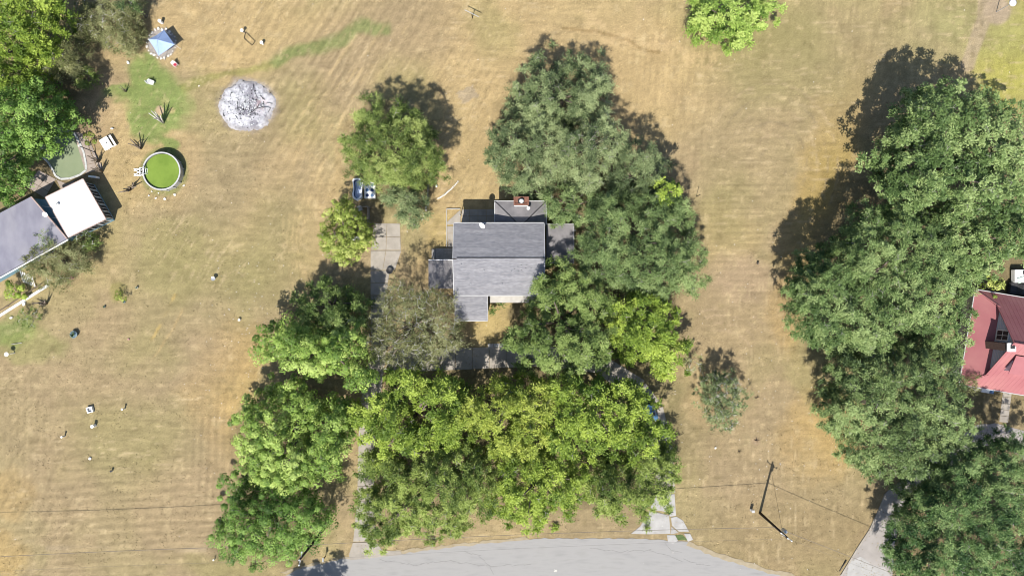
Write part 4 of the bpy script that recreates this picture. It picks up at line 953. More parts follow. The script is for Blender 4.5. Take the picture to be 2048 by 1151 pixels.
# left side flat roof
lr = thing('carport', P(882, 548, 0), 'flat carport roof on the left of the house, dark in tree shade', 'carport')
qx0, qy0, qx1, qy1 = px_rect(857, 577, 907, 520, 2.7)
slope('roof', [(qx0, qy0, 2.7), (qx1, qy0, 2.75), (qx1, qy1, 2.75), (qx0, qy1, 2.7)], .12, M['flatroof'], lr)
MB().box(((qx0 + qx1) / 2, qy1 + .05, 2.72), (qx1 - qx0, .09, .16)).build('edge_trim', M['white'], lr)
for x in (qx0 + .12, qx1 - .3):
    for y in (qy0 + .12, qy1 - .12): MB().box((x, y, 1.29), (.12, .12, 2.56)).build('post', M['trim'], lr)
ddk = thing('deck', P(882, 508, 0), 'low shaded plank deck with steps left of the house', 'deck')
kx0, ky0, kx1, ky1 = px_rect(872, 519, 906, 496, .4)
npl = 8
for i in range(npl):
    y = ky0 + (ky1 - ky0) * (i + .5) / npl
    MB().box(((kx0 + kx1) / 2, y, .36), (kx1 - kx0, (ky1 - ky0) / npl - .015, .05)).build('plank', M['wood_grey'], ddk)
MB().box(((kx0 + kx1) / 2, (ky0 + ky1) / 2, .17), (kx1 - kx0 - .1, ky1 - ky0 - .1, .32)).build('deck_frame', M['wood'], ddk)
for i in range(2): MB().box((kx0 - .22 - .3 * i, (ky0 + ky1) / 2, .12 - .06 * i), (.3, ky1 - ky0 - .2, .24 - .12 * i)).build('step', M['wood_grey'], ddk)
for xx in ((870, 886), ):
    a = P(893, 517, .9); MB().tube([(a[0] - .4, a[1], .4), (a[0] - .4, a[1], 1.0), (a[0] + .4, a[1], 1.0), (a[0] + .4, a[1], .4)], .035, 6).build('handrail', M['white'], ddk)

# patio
pt = thing('patio', P(925, 450, 0), 'L-shaped concrete patio in the corner behind the house', 'patio')
slabs(pt, [(894, 452), (908, 452), (908, 495), (895, 495)], 1, 3, M['concrete'])
slabs(pt, [(923, 418), (989, 418), (989, 446), (923, 446)], 4, 2, M['concrete'])
slabs(pt, [(909, 452), (925, 452), (925, 495), (909, 495)], 1, 3, M['concrete'])
MB().prism([P(*p)[:2] for p in [(919, 421), (921, 421), (921, 449), (894, 449), (894, 444)]], -.04, .035).build('corner_slab', M['concrete'], pt)
MB().box(P(907, 417.5, .05), (2.0, .12, .16)).box(P(893.3, 456, .05), (.10, 5.6, .16)).build('edging', M['concrete_pale'], pt)
MB().tube([P(921, 432, 0)[:2] + (0,), P(921, 432, 0)[:2] + (2.4,)], .05, 8).build('post', M['white'], pt)
# ---------------------------------------------------------------- left neighbour: house with white flat roof
M['teal'] = mat('teal_paint', (0.13, 0.24, 0.30), (0.18, 0.29, 0.35), 3, 0.7)
M['pinktrim'] = mat('brown_trim', (0.30, 0.22, 0.19), (0.36, 0.27, 0.24), 3, 0.8)
M['whiteroof'] = mat('white_membrane', (0.56, 0.565, 0.57), (0.63, 0.635, 0.64), 0.5, 0.6, c3=(0.50, 0.505, 0.50), s3=0.4)
M['greyroof'] = mat('grey_roof_felt', (0.15, 0.148, 0.185), (0.20, 0.197, 0.235), 0.7, 0.9, 0.2, 12, c3=(0.24, 0.235, 0.26), s3=0.25, stretch=(1.2, .6, 1), w3=(0.45, 0.7))
zr = 2.95
A, B, C_, D = PV(104, 391, zr), PV(166, 357, zr), PV(212, 438, zr), PV(136, 475, zr)
A = B + (D - C_)                                           # make it a true parallelogram
eu = (C_ - B).normalized(); ev = (A - B).normalized()      # eu runs down the window side, ev to the left
wh = thing('sunroom', ((A + C_) / 2).to_tuple()[:2] + (0,), 'white flat-roofed sunroom with rows of dark windows facing the lawn', 'building')
def q2(p): return (p.x, p.y)
oh = .32
def inset(o): return [A + eu * o - ev * o, B + eu * o + ev * o, C_ - eu * o + ev * o, D - eu * o - ev * o]
MB().prism([q2(p) for p in inset(oh)], 0, zr - .16).build('wall', M['teal'], wh)
MB().prism([q2(p) for p in inset(.05)], zr - .14, zr).build('roof', M['whiteroof'], wh)
for a, b in ((A, B), (B, C_), (C_, D), (D, A)):
    d = (b - a).normalized(); n = Vector((-d.y, d.x, 0)); m_ = (a + b) / 2; L = (b - a).length
    MB().box((m_.x - n.x * .0, m_.y - n.y * .0, zr - .07), (L - .1, .09, .18), rz=math.atan2(d.y, d.x)).build('fascia', M['pinktrim'], wh)
i0 = inset(oh - .05)
def wall_windows(p, q_, n, parent, z0=.9, z1=2.35, rows=1):
    d = (q_ - p); L = d.length; d.normalize(); out = Vector((d.y, -d.x, 0))
    if out.dot(p - (A + C_) / 2) < 0: out = -out
    for k in range(n):
        c = p + d * L * (k + .5) / n + out * .02; w = L / n - .16
        f = MB().box((c.x, c.y, (z0 + z1) / 2), (w, .09, z1 - z0), rz=math.atan2(d.y, d.x)).build('window', M['white'], parent)
        for s in (-1, 1):
            cc = c + d * s * w * .24 + out * .05
            MB().box((cc.x, cc.y, (z0 + z1) / 2), (w * .40, .05, z1 - z0 - .16), rz=math.atan2(d.y, d.x)).build('pane', M['glass'], f)
wall_windows(i0[1] + eu * .1, i0[2] - eu * .1, 5, wh, .5, 2.5)
wall_windows(i0[2] - ev * -.2, i0[3], 4, wh, .7, 2.4)
for k in range(1, 5):
    p = B + ev * ((A - B).length * k / 5); q_ = p + eu * ((C_ - B).length); m_ = (p + q_) / 2
    MB().box((m_.x, m_.y, zr + .008), ((q_ - p).length - .3, .03, .016), rz=math.atan2(eu.y, eu.x)).build('seam', M['trim'], wh)
v = P(117, 408, zr); MB().lathe([(0, 0), (.16, 0), (.16, .22), (.20, .24), (0, .32)], (v[0], v[1], zr), 12).build('roof_vent', M['metal'], wh)

gh = thing('house', P(40, 480, 0), 'house with plain grey roof cut off by the left picture edge', 'house')
G1, G2 = PV(62, 393, 3.7), PV(134, 477, 3.1)
d1 = (G2 - G1); g3 = PV(0, 552, 3.1); g4 = PV(0, 424, 3.7)
ext = Vector((-9.5, -5.0, 0))
H1, H2 = G1 + ext, G2 + (g3 - G2).normalized() * 18; H2.z = 3.1
roof4 = [G1, H1, H2, G2]
slope('roof', [tuple(p) for p in roof4], .16, M['greyroof'], gh)
ins = [G1 + Vector((.0, -.35, 0)), H1, H2 + Vector((0, .4, 0)), G2 + Vector((-.5, .35, 0))]
MB().prism([q2(p) for p in ins], 0, [0] * 0 or 2.9).build('wall', M['teal'], gh)
n = (G2 - G1).normalized()
MB().add([tuple(G1 + Vector((.06, .04, .03))), tuple(G1 + Vector((-.06, -.04, .03))), tuple(G2 + Vector((-.06, -.04, .03))), tuple(G2 + Vector((.06, .04, .03))),
          tuple(G1 + Vector((.06, .04, -.2))), tuple(G1 + Vector((-.06, -.04, -.2))), tuple(G2 + Vector((-.06, -.04, -.2))), tuple(G2 + Vector((.06, .04, -.2)))],
         [(0, 1, 2, 3), (7, 6, 5, 4), (0, 4, 5, 1), (1, 5, 6, 2), (2, 6, 7, 3), (3, 7, 4, 0)]).build('verge_board', M['pinktrim'], gh)
sd_ = (H2 - G2).normalized(); mm = G2 + sd_ * 9; MB().box((mm.x + .12, mm.y - .16, 3.05), (18, .14, .12), rz=math.atan2(sd_.y, sd_.x)).build('gutter', M['white'], gh)
bl = thing('breezeway', P(96, 430, 0), 'narrow teal-trimmed link between the grey roof and the white flat roof', 'building')
MB().prism([P(66, 397, 2.3)[:2], P(95, 399, 2.3)[:2], P(136, 473, 2.3)[:2], P(128, 470, 2.3)[:2]], 0, 2.3).build('roof', M['teal'], bl)
for t in (.2, .5, .8):
    a, b = PV(66 + 62 * t, 397 + 74 * t, 2.33), PV(95 + 41 * t, 399 + 74 * t, 2.33)
    MB().tube([a, b], .04, 5).build('rib', M['white'], bl)
dx, dy, _ = P(92, 428, 3.6)
dish('satellite_dish', (dx, dy, 3.3), .36, 'white satellite dish on the edge of the plain grey roof', (.1, -.4, .9), .4)

# sunken kidney pool with its deck
dk = thing('pool_deck', P(120, 340, 0), 'tan concrete deck round the sunken kidney pool', 'deck')
M['deckc'] = mat('deck_concrete', (0.24, 0.20, 0.17), (0.31, 0.26, 0.225), 1.2, 0.9, 0.2, 12)
slabs(dk, [(146, 262), (168, 268), (196, 340), (172, 348)], 1, 5, M['deckc'])
slabs(dk, [(169, 268), (183, 290), (206, 336), (197, 340)], 1, 4, M['deckc'])
slabs(dk, [(50, 372), (78, 340), (112, 358), (90, 396)], 3, 2, M['deckc'])
slabs(dk, [(113, 359), (134, 368), (150, 360), (128, 392)], 1, 1, M['deckc'])
pool_out = [(138, 262), (150, 268), (160, 286), (168, 305), (172, 325), (173, 340), (160, 350), (140, 357), (122, 358), (112, 352), (106, 340), (98, 326), (84, 312), (72, 300), (66, 280), (80, 262), (110, 254)]
kp = thing('sunken_pool', P(130, 310, 0), 'sunken kidney-shaped pool filled with flat grey-green water', 'pool')
M['murky'] = mat('murky_water', g(154, 168, 134, 1.8), g(164, 176, 142, 1.8), .6, 0.25, spec=.4)
M['limecoping'] = mat('coping', (0.36, 0.37, 0.36), (0.44, 0.45, 0.44), 3, 0.8)
pw = [P(x, y)[:2] for x, y in pool_out]
MB().prism(pw, 0.0, .015).build('water', M['murky'], kp)
for i in range(len(pw)):
    a, b = Vector((*pw[i], 0)), Vector((*pw[(i + 1) % len(pw)], 0)); d = b - a; L = d.length; ncop = max(1, int(L / .7)); d.normalize(); n_ = Vector((-d.y, d.x, 0)) * .14
    for k in range(ncop):
        p, q_ = a + d * (L * k / ncop + .015), a + d * (L * (k + 1) / ncop - .015)
        MB().prism([q2(p - n_), q2(q_ - n_), q2(q_ + n_), q2(p + n_)], -.02, .10).build('coping_stone', M['limecoping'], kp)
MB().box(P(188, 354, .5), (1.1, .25, .9), rz=-.1).build('deck_box', M['white'], label='white box at the shaded corner of the sunroom', cat='box')

# ---------------------------------------------------------------- above ground pool
cx, cy, _ = P(322.5, 342, 1.25)
ag = thing('round_pool', (cx, cy, 0), 'round above-ground pool with bright green algae water', 'pool')
R_ = 2.68
M['algae'] = mat('algae_water', g(134, 160, 66, 1.6), g(142, 167, 72, 1.6), 1.1, 0.12, spec=.5, c3=g(124, 150, 60, 1.6), s3=.6)
MB().lathe([(R_ - .14, .95), (0.001, .951)], (cx, cy, 0), 48).build('water', M['algae'], ag)
MB().lathe([(R_, 0), (R_, 1.2), (R_ - .06, 1.2), (R_ - .06, .1)], (cx, cy, 0), 48).build('wall', M['metal'], ag)
MB().lathe([(R_ - .10, 1.205), (R_ + .10, 1.205), (R_ + .10, 1.255), (R_ - .10, 1.255), (R_ - .10, 1.205)], (cx, cy, 0), 48).build('top_rail', M['trim'], ag)
for k in range(16):
    t = 2 * math.pi * (k + .5) / 16
    MB().box((cx + (R_ + .05) * math.cos(t), cy + (R_ + .05) * math.sin(t), .6), (.08, .14, 1.19), rz=t).build('upright', M['trim'], ag)
ld = thing('pool_ladder', P(285, 342, 0), 'white A-frame ladder over the left rim of the round pool', 'ladder')
for side in (-.4, .4):
    MB().tube([(cx - R_ - 1.0, cy + side, 0), (cx - R_ - .15, cy + side, 1.75), (cx - R_ + .15, cy + side, 1.85), (cx - R_ + .55, cy + side, .9)], .045, 6).build('rail', M['white'], ld)
for k in range(5):
    t = (k + .5) / 5; MB().box((cx - R_ - 1.0 + .85 * t, cy, 1.75 * t), (.14, .8, .05)).build('rung', M['white'], ld)
for k in range(3): MB().box((cx - R_ + .27 + .1 * k, cy, 1.5 - .28 * k), (.09, .62, .05)).build('rung', M['white'], ld)
ry = cy + 0.02
for s in (-1, 1):
    MB().tube([(cx - R_ - 1.9, ry - s * .5, .12), (cx - R_ - .55, ry + s * .5, .12)], .07, 6).tube([(cx - R_ - 1.9, ry - s * .2, .12), (cx - R_ - .8, ry - s * .5, .12)], .05, 6).build('brace', M['white'], ld)
    MB().tube([(cx - R_ - 1.9, ry + s * .5, .12), (cx - R_ - .9, ry + s * .5, .12)], .05, 6).build('base_rail', M['white'], ld)
def stones(spots, label, name='stone_edging', m='stone', cat='stones', s=1):
    c = np.mean([P(x, y)[:2] for x, y, _ in spots], 0)
    t = thing(name, (float(c[0]), float(c[1]), 0), label, cat)
    for i, (x, y, r) in enumerate(spots):
        w = P(x, y); MB().rock((w[0], w[1], r * .25), r * s, .55, i + int(x)).build('stone', M[m], t)
    return t
stones([(298, 391, .16), (312, 396, .2), (330, 398, .24), (350, 389, .24), (368, 371, .17), (304, 383, .12), (317, 386, .12)], 'arc of pale stones on the lawn below the round green pool')

# ---------------------------------------------------------------- canopy on its gravel ring
M['canopy'] = mat('canopy_cloth', (0.27, 0.37, 0.60), (0.31, 0.41, 0.64), 1.5, 0.75)
ca = thing('canopy', P(323, 88, 0), 'pale blue pyramid canopy standing in a ring of white stones', 'canopy')
zc, za = 1.9, 3.05
cs_ = [PV(328, 60, zc), PV(349, 89, zc), PV(317, 111.5, zc), PV(297, 79, zc)]
ap = sum(cs_, Vector()) / 4; ap.z = za
for i in range(4):
    a, b = cs_[i], cs_[(i + 1) % 4]; dn = Vector((0, 0, .02))
    m1 = (a + b) / 2 - (ap - (a + b) / 2) * -.02 - Vector((0, 0, .12))
    mb = MB(); mb.add([tuple(a), tuple(m1), tuple(b), tuple(ap)] + [tuple(a - dn), tuple(m1 - dn), tuple(b - dn), tuple(ap - dn)], [(0, 1, 3), (1, 2, 3), (5, 4, 7), (6, 5, 7), (0, 4, 5, 1), (1, 5, 6, 2)])
    mb.build('cloth_panel', M['canopy'], ca)
    MB().tube([(a.x, a.y, 0), (a.x, a.y, zc)], .03, 6).build('leg', M['white'], ca)
MB().tube([cs_[0] + Vector((0, 0, .01)), ap + Vector((0, 0, .02))], .03, 5).tube([cs_[2] + Vector((0, 0, .01)), ap + Vector((0, 0, .02))], .03, 5).build('seam', M['canopy'], ca)
sheet('gravel_disc', [(323 + 28 * math.cos(t), 86 + 29 * math.sin(t)) for t in np.linspace(0, 6.28, 18)[:-1]], mat('gravel', (0.20, 0.18, 0.165), (0.34, 0.31, 0.285), 9, 0.95, 0.6, 20), 0.003, kind='structure', wob=1.5, seed=2)
r_ = random.Random(3)
stones([(323 + r_.uniform(26, 30) * math.cos(t), 87 + r_.uniform(27, 31) * math.sin(t), r_.uniform(.10, .24)) for t in np.linspace(0, 6.1, 24)], 'ring of white stones around the pale blue canopy')

# ---------------------------------------------------------------- ash heap
def ash_heap():
    t = thing('burn_pile', P(494, 211, 0), 'wide white ash heap with charred branches on the dry lawn', 'ash pile')
    c = PV(493, 211); n = 90; xs_ = np.linspace(-4.7, 4.7, n); X, Y = np.meshgrid(xs_, xs_)
    rr = np.hypot(X / 4.05, Y / 3.75) + 0.13 * (fbm(X / 1.0 + 9, Y / 1.0, 71, 4) - .5) * 2
    Z = 0.26 * np.clip(1 - rr ** 3, 0, 1) * (0.55 + 0.9 * fbm(X * 1.3, Y * 1.3, 72, 4)) + 0.10 * (fbm(X * 4, Y * 4, 74, 2) - .3) * (rr < .97)
    Z = np.where(rr > 1.0, -0.06, Z)
    px = X * PXM; py = -Y * PXM
    grey = np.clip(sm(.42, .62, fbm(X * 1.1 + 3, Y * 1.1, 77, 4)) * sm(-3.2, -.5, X) * .8 + .9 * np.exp(-((X + .1) ** 2 / 1.6 + (Y + .5) ** 2 / 1.1) ** 2) + .6 * np.exp(-((X - 1.6) ** 2 / 1.2 + (Y + 1.4) ** 2 / 1.0)), 0, 1)
    fine = fbm(X * 3.5, Y * 3.5, 78, 3)
    col_ = np.stack([0.43 - .27 * grey, 0.43 - .275 * grey, 0.455 - .275 * grey], -1) * (0.5 + 1.0 * fine)[..., None]
    red = (np.exp(-((X - 2.2) ** 2 + (Y - .1) ** 2) / .9) * (fine > .45))[..., None]
    col_ = col_ * (1 - .5 * red) + np.array([.28, .14, .12]) * .5 * red
    edge_ = sm(.78, .98, rr)[..., None]; col_ = col_ * (1 - .6 * edge_) + np.array([.22, .20, .19]) * .6 * edge_
    idx = np.arange(n * n).reshape(n, n); rq = (rr[:-1, :-1] < 1.08)
    q = np.stack([idx[:-1, :-1], idx[:-1, 1:], idx[1:, 1:], idx[1:, :-1]], -1)[rq]
    me = np_mesh('ash', np.stack([X.ravel(), Y.ravel(), Z.ravel()], 1), q.reshape(-1, 4), colr=np.clip(col_.reshape(-1, 3), 0.02, .7))
    m = bpy.data.materials.new('ash'); m.use_nodes = True; nt = m.node_tree; b = nt.nodes['Principled BSDF']
    at = nt.nodes.new('ShaderNodeAttribute'); at.attribute_name = 'tone'; nt.links.new(at.outputs['Color'], b.inputs['Base Color']); b.inputs['Roughness'].default_value = .95
    nb_ = nt.nodes.new('ShaderNodeTexNoise'); nb_.inputs['Scale'].default_value = 7; nb_.inputs['Detail'].default_value = 5
    bp = nt.nodes.new('ShaderNodeBump'); bp.inputs['Distance'].default_value = .12; nt.links.new(nb_.outputs[0], bp.inputs['Height']); nt.links.new(bp.outputs[0], b.inputs['Normal'])
    o = link_mesh('ash', me, m, t)
    # sticks
    for pts, r in (([(506, 168), (508, 180), (513, 192), (515, 198)], .05), ([(501, 225), (508, 221), (514, 216), (518, 208)], .09), ([(514, 217), (524, 214), (536, 214), (541, 216)], .06), ([(508, 224), (512, 231)], .04),
                   ([(471, 231), (475, 238)], .07), ([(459, 236), (460, 242)], .06), ([(474, 204), (476, 222)], .05), ([(463, 184), (460, 192)], .05), ([(520, 190), (530, 200)], .05), ([(534, 205), (545, 207)], .05), ([(541, 216), (536, 225)], .05),
                   ([(499, 233), (503, 237)], .04), ([(446, 226), (448, 233)], .05), ([(538, 181), (546, 190)], .04)):
        w = [PV(x, y, .42 - .3 * min(1, math.hypot(x - 494, y - 211) / 55) + .05) for x, y in pts]
        MB().tube(w, [r * .7 * (1 - .5 * i / len(w)) for i in range(len(w))], 6).build('charred_branch', M['dark'], t)
    ch_ = MB(); r0 = random.Random(8)
    for i in range(220):
        a = r0.uniform(0, 6.28); q_ = abs(r0.gauss(0, .55)); x, y = 4.0 * q_ * math.cos(a), 3.6 * q_ * math.sin(a)
        if q_ < 1.02: ch_.rock((c.x + x, c.y + y, .3 * (1 - q_ ** 2) + .06), r0.uniform(.04, .15), .6, i)
    ch_.build('charcoal_lumps', M['metal'], t, kind='stuff')
    blk = MB()
    for i in range(110):
        a = r0.uniform(0, 6.28); q_ = r0.uniform(.1, 1.02); x, y = 4.0 * q_ * math.cos(a), 3.6 * q_ * math.sin(a)
        blk.rock((c.x + x, c.y + y, .32 * (1 - q_ ** 2) + .07), r0.uniform(.04, .12), .5, i + 900)
    blk.build('burnt_lumps', M['dark'], t, kind='stuff')
ash_heap()

# ---------------------------------------------------------------- garden odds and ends, upper left
def bare_shrub(px, py, arms, label, m='bark', name='bare_shrub', cat='dead shrub', r0=.15):
    c = PV(px, py); t = thing(name, c.to_tuple(), label, cat); rr = random.Random(int(px * 7 + py))
    for dx, dy, h in arms:
        mid = Vector((dx * .45 + rr.uniform(-.1, .1), dy * .45 + rr.uniform(-.1, .1), h * .55))
        e = Vector((dx, dy, h)); s0 = Vector((dx * .04, dy * .04, -.03))
        mb = MB(); mb.tube([s0, mid, e], [r0, r0 * .7, r0 * .35], 6)
        if rr.random() < .7: mb.tube([mid, mid + Vector((rr.uniform(-.5, .5), rr.uniform(-.4, .4), h * .4))], [r0 * .45, r0 * .15], 5)
        mb.build('branch', M[m], t, local=True, smooth=True)
    return t
bare_shrub(327, 246, [(-1.0, .9, 2.2), (-.4, 1.1, 2.6), (.3, .9, 3.0), (.8, .5, 2.5), (.2, .2, 3.2)], 'bare multi-stemmed tree by two round bare patches on the green lawn', 'bark_pale')
bare_shrub(282, 297, [(-1.3, .5, 1.1), (-.6, 1.0, 1.8), (0, .5, 2.1), (.7, .5, 1.5), (.3, -.1, 1.0)], 'dead bare shrub left of the round green pool')
bare_shrub(261, 379, [(1.2, .9, 1.2), (1.5, .3, 1.2), (.6, .2, 1.4), (.4, -.5, 1.4), (-.3, -.5, 1.1), (-1.3, -.6, 1.0), (.1, .3, 1.0)], 'sprawling dead shrub below the pool ladder')
bare_shrub(253, 183, [(-.5, .3, 1.2), (.1, .4, 1.9), (.5, .1, 1.1), (-.2, -.2, .8)], 'thin bare shrub at the left tip of the green lawn', r0=.07)
bare_shrub(93, 607, [(-1.6, .1, .8), (.1, .5, 1.6), (.6, .6, 1.4), (-.4, -.1, 1.0), (.3, -.1, .9)], 'dead stump with crooked branches outside the white edging', 'bark')
bare_shrub(198, 322, [(-.9, .5, 1.3), (.1, .4, 1.9), (-.3, -.3, 1.5), (.5, .2, 1.6), (.2, -.5, 1.3)], 'bare stems beside the concrete pool deck', 'bark')
bare_shrub(204, 344, [(.2, .3, 2.0), (.6, .2, 2.1), (-.4, .2, 1.6), (-.8, .4, 1.4), (.4, .7, 1.8)], 'clump of bare stems at the upper corner of the sunroom', 'bark')
bare_shrub(178, 292, [(.6, .6, 1.0), (.2, .9, 1.1), (.9, .3, .8), (.5, 1.2, .9)], 'dry brown twigs behind the spiky plant', 'bark', r0=.05)
pp = thing('deck_post', P(191, 305), 'black leaning post on the pool deck edge', 'post')
MB().tube([(0, 0, 0), (-.75, .42, 2.6)], .06, 8).build('shaft', M['dark'], pp, local=True); MB().box((-.78, .44, 2.62), (.22, .22, .1)).build('head', M['white'], pp, local=True)

# white picnic table
c = P(214, 285.5, .7); tb = thing('picnic_table', (c[0], c[1], 0), 'white table with a long bench beside the pool deck', 'table', rz=math.atan2(-62, 38) + math.radians(0))
for k in range(5): MB().box((0, -.44 + .26 * k - .25, .74), (1.75, .24, .05)).build('table_board', M['white'], tb, local=True)
MB().box((0, .78, .46), (1.75, .3, .06)).build('bench', M['white'], tb, local=True)
for x in (-.7, .7):
    MB().box((x, 0, .34), (.09, 1.5, .09)).box((x, -.4, .35), (.09, .09, .72)).box((x, .35, .35), (.09, .09, .72)).box((x, .78, .2), (.09, .09, .42)).build('leg', M['white'], tb, local=True)
MB().lathe([(0, 0), (.07, 0), (.07, .16), (0, .17)], (0, 0, .77), 10).build('cup', M['dark'], None, local=True)
cup = bpy.data.objects['cup']; cup.location = (c[0], c[1], 0); tagp(cup, 'small dark cup standing on the white table', 'cup')

def chair(px, py, rz, label, m):
    t = thing('lawn_chair', P(px, py), label, 'chair', rz=rz)
    MB().box((0, 0, .42), (.55, .52, .06)).build('seat', M[m], t, local=True)
    MB().box((0, .28, .72), (.55, .06, .56), tilt=('X', -.25)).build('backrest', M[m], t, local=True)
    for x in (-.25, .25):
        for y in (-.23, .23): MB().box((x, y, .2), (.05, .05, .4)).build('leg', M[m], t, local=True)
        MB().box((x * 1.12, 0, .62), (.06, .5, .04)).build('armrest', M[m], t, local=True)
    return t
M['red'] = mat('red_plastic', (0.35, 0.03, 0.05), (0.42, 0.05, 0.07), 3, 0.5)
M['blue'] = mat('blue_plastic', (0.05, 0.10, 0.20), (0.08, 0.15, 0.27), 3, 0.5)
chair(353, 131, .8, 'white lawn chair with a red cushion near the blue canopy', 'white')
k = bpy.data.objects['lawn_chair']; cu = MB().box((-.02, -.05, .48), (.45, .4, .08)).build('cushion', M['red'], None, local=True)
cu.location = k.location; cu.rotation_euler = k.rotation_euler; tagp(cu, 'red cushion lying on the white lawn chair', 'cushion')
chair(302, 165, 2.3, 'white lawn chair alone on the green patch', 'white')
chair(307, 167, 1.2, 'second white lawn chair touching the one on the green patch', 'white')

def post(name, px, py, h, r, m, label, cat, cap=None, capm='white'):
    t = thing(name, P(px, py), label, cat)
    MB().tube([(0, 0, 0), (0, 0, h)], r, 10).build('body', M[m], t, local=True)
    MB().lathe([(0, 0), (r * 1.5 if cap is None else cap, 0), (r * 1.5 if cap is None else cap, .06), (0, .09)], (0, 0, h), 14).build('top', M[capm], t, local=True)
    return t
post('barrel', 324.5, 46, .8, .22, 'white', 'white barrel above the blue canopy', 'barrel', .24)
post('garden_post', 488, 65, .8, .09, 'wood_grey', 'short post with a pale round top beside the faint wire frame', 'post', .24)
post('garden_post', 526, 88, .6, .16, 'white', 'white short post right of the faint wire frame', 'post', .24)
fr = thing('wire_frame', P(503, 78), 'low rusty rectangular frame lying on the golden grass', 'frame')
cn = [PV(x, y, .12) for x, y in ((491, 64), (510, 83), (504, 91), (488, 77))]
for i in range(4): MB().tube([cn[i], cn[(i + 1) % 4]], .035, 5).build('bar', M['pole'], fr)
MB().rock(P(224, 257, .15), .2, .9, 4).build('garden_stone', M['white'], label='round white stone above the white table', cat='stone')
MB().rock(P(398, 172, .05), .13, .7, 5).build('garden_stone', M['stone'], label='little pale stone on the faded green streak', cat='stone')
MB().rock(P(256, 125, .1), .25, .7, 6).build('garden_stone', M['white'], label='white stone at the foot of the brownish olive tree', cat='stone')
# planter edging, pots, bird bath
e = thing('white_edging', P(50, 600), 'long white low wall edging the planting bed at the left edge', 'low wall')
a, b = PV(-20, 644), PV(98, 570); d = (b - a).normalized(); L = (b - a).length
for i in range(16):
    p = a + d * L * (i + .5) / 16; MB().box((p.x, p.y, .14), (L / 16 - .04, .3, .3), rz=math.atan2(d.y, d.x)).build('block', M['white'], e)
br = thing('garden_rail', P(40, 600), 'dark timber rail running just inside the white edging', 'rail')
p0, p1 = PV(-20, 636), PV(88, 566); MB().tube([p0 + Vector((0, 0, .4)), p1 + Vector((0, 0, .4))], .06, 6).build('rail', M['wood'], br)
for t in (.1, .35, .6, .85): p = p0.lerp(p1, t); MB().box((p.x, p.y, .2), (.09, .09, .4)).build('post', M['wood'], br)
wp = thing('wood_pallets', P(52, 560), 'stack of white slats leaning by the grey-green bush', 'slats')
for k in range(7): p = PV(44 + 4 * k, 553 + 1.5 * k, .1); MB().box((p.x, p.y, .12 + .02 * k), (.12, 1.7, .04), rz=.3).build('slat', M['white'], wp)
def pot(px, py, r, h, m, label, plant=None, cat='plant pot'):
    t = thing('plant_pot', P(px, py), label, cat)
    MB().lathe([(0, 0), (r * .75, 0), (r, h), (r * 1.08, h), (r * 1.08, h + .04), (r * .85, h + .04), (r * .8, h - .05), (0.001, h - .05)], (0, 0, 0), 14).build('pot', M[m], t, local=True, smooth=False)
    rr = random.Random(int(px)); mb = MB()
    for i in range(26):
        a_, l = rr.uniform(0, 6.28), rr.uniform(.5, 1.2) * r; mb.tube([(0, 0, h - .05), (math.cos(a_) * l * .6, math.sin(a_) * l * .6, h + r * .8), (math.cos(a_) * l * 1.1, math.sin(a_) * l * 1.1, h + r * .7)], [.03, .025, .005], 3)
    o = mb.build('plant', M[plant or 'leafy'], t, local=True)
    return t
M['leafy'] = mat('pot_plant', (0.05, 0.09, 0.03), (0.10, 0.15, 0.05), 5, 0.7)
M['pink'] = mat('pink_flowers', (0.42, 0.20, 0.22), (0.55, 0.30, 0.30), 8, 0.8)
M['pottery'] = mat('blue_grey_pottery', (0.12, 0.18, 0.22), (0.18, 0.25, 0.29), 4, 0.5)
pot(131, 562, .24, .3, 'pink', 'pink flowering pot left of its twin below the grey-green bush', 'pink')
pot(145, 555, .26, .35, 'pink', 'pink flowering pot nearest the lower corner of the sunroom', 'pink')
pot(151, 668, .5, .45, 'pottery', 'large blue-grey planter with dark foliage alone on the lawn')
pot(250, 603, .18, .25, 'pottery', 'small blue-grey pot beside the round yellow-green bush')
pot(210, 613, .14, .2, 'pottery', 'tiny dark pot left of the round yellow-green bush')
pot(275, 575, .15, .25, 'white', 'tiny white pot right of and above the round yellow-green bush')
bb = thing('bird_bath', P(31, 705.5), 'cream bird bath disc on a stem near the left picture edge', 'bird bath')
MB().lathe([(0.001, 1.0), (.3, 1.02), (.34, 1.08), (.30, 1.08), (.25, 1.045), (.001, 1.03)], (-.55, -.08, 0), 20).build('bowl', M['stone'], bb, local=True, smooth=True)
MB().tube([(-.1, 0, 0), (-.55, -.08, 1.0)], .06, 8).build('stem', M['stone'], bb, local=True)
MB().tube([P(23, 688, .05), P(44, 685, .05)], .05, 6).build('log', M['bark_grey'], label='thin grey stick on the grass above the bird bath', cat='stick')
MB().rock(P(22, 635, .1), .28, .5, 7).build('garden_stone', M['stone'], label='flat cream stone below the white edging', cat='stone')
MB().rock(P(48, 607, .15), .32, .6, 8).build('garden_stone', M['white'], label='white rock against the white edging', cat='stone')

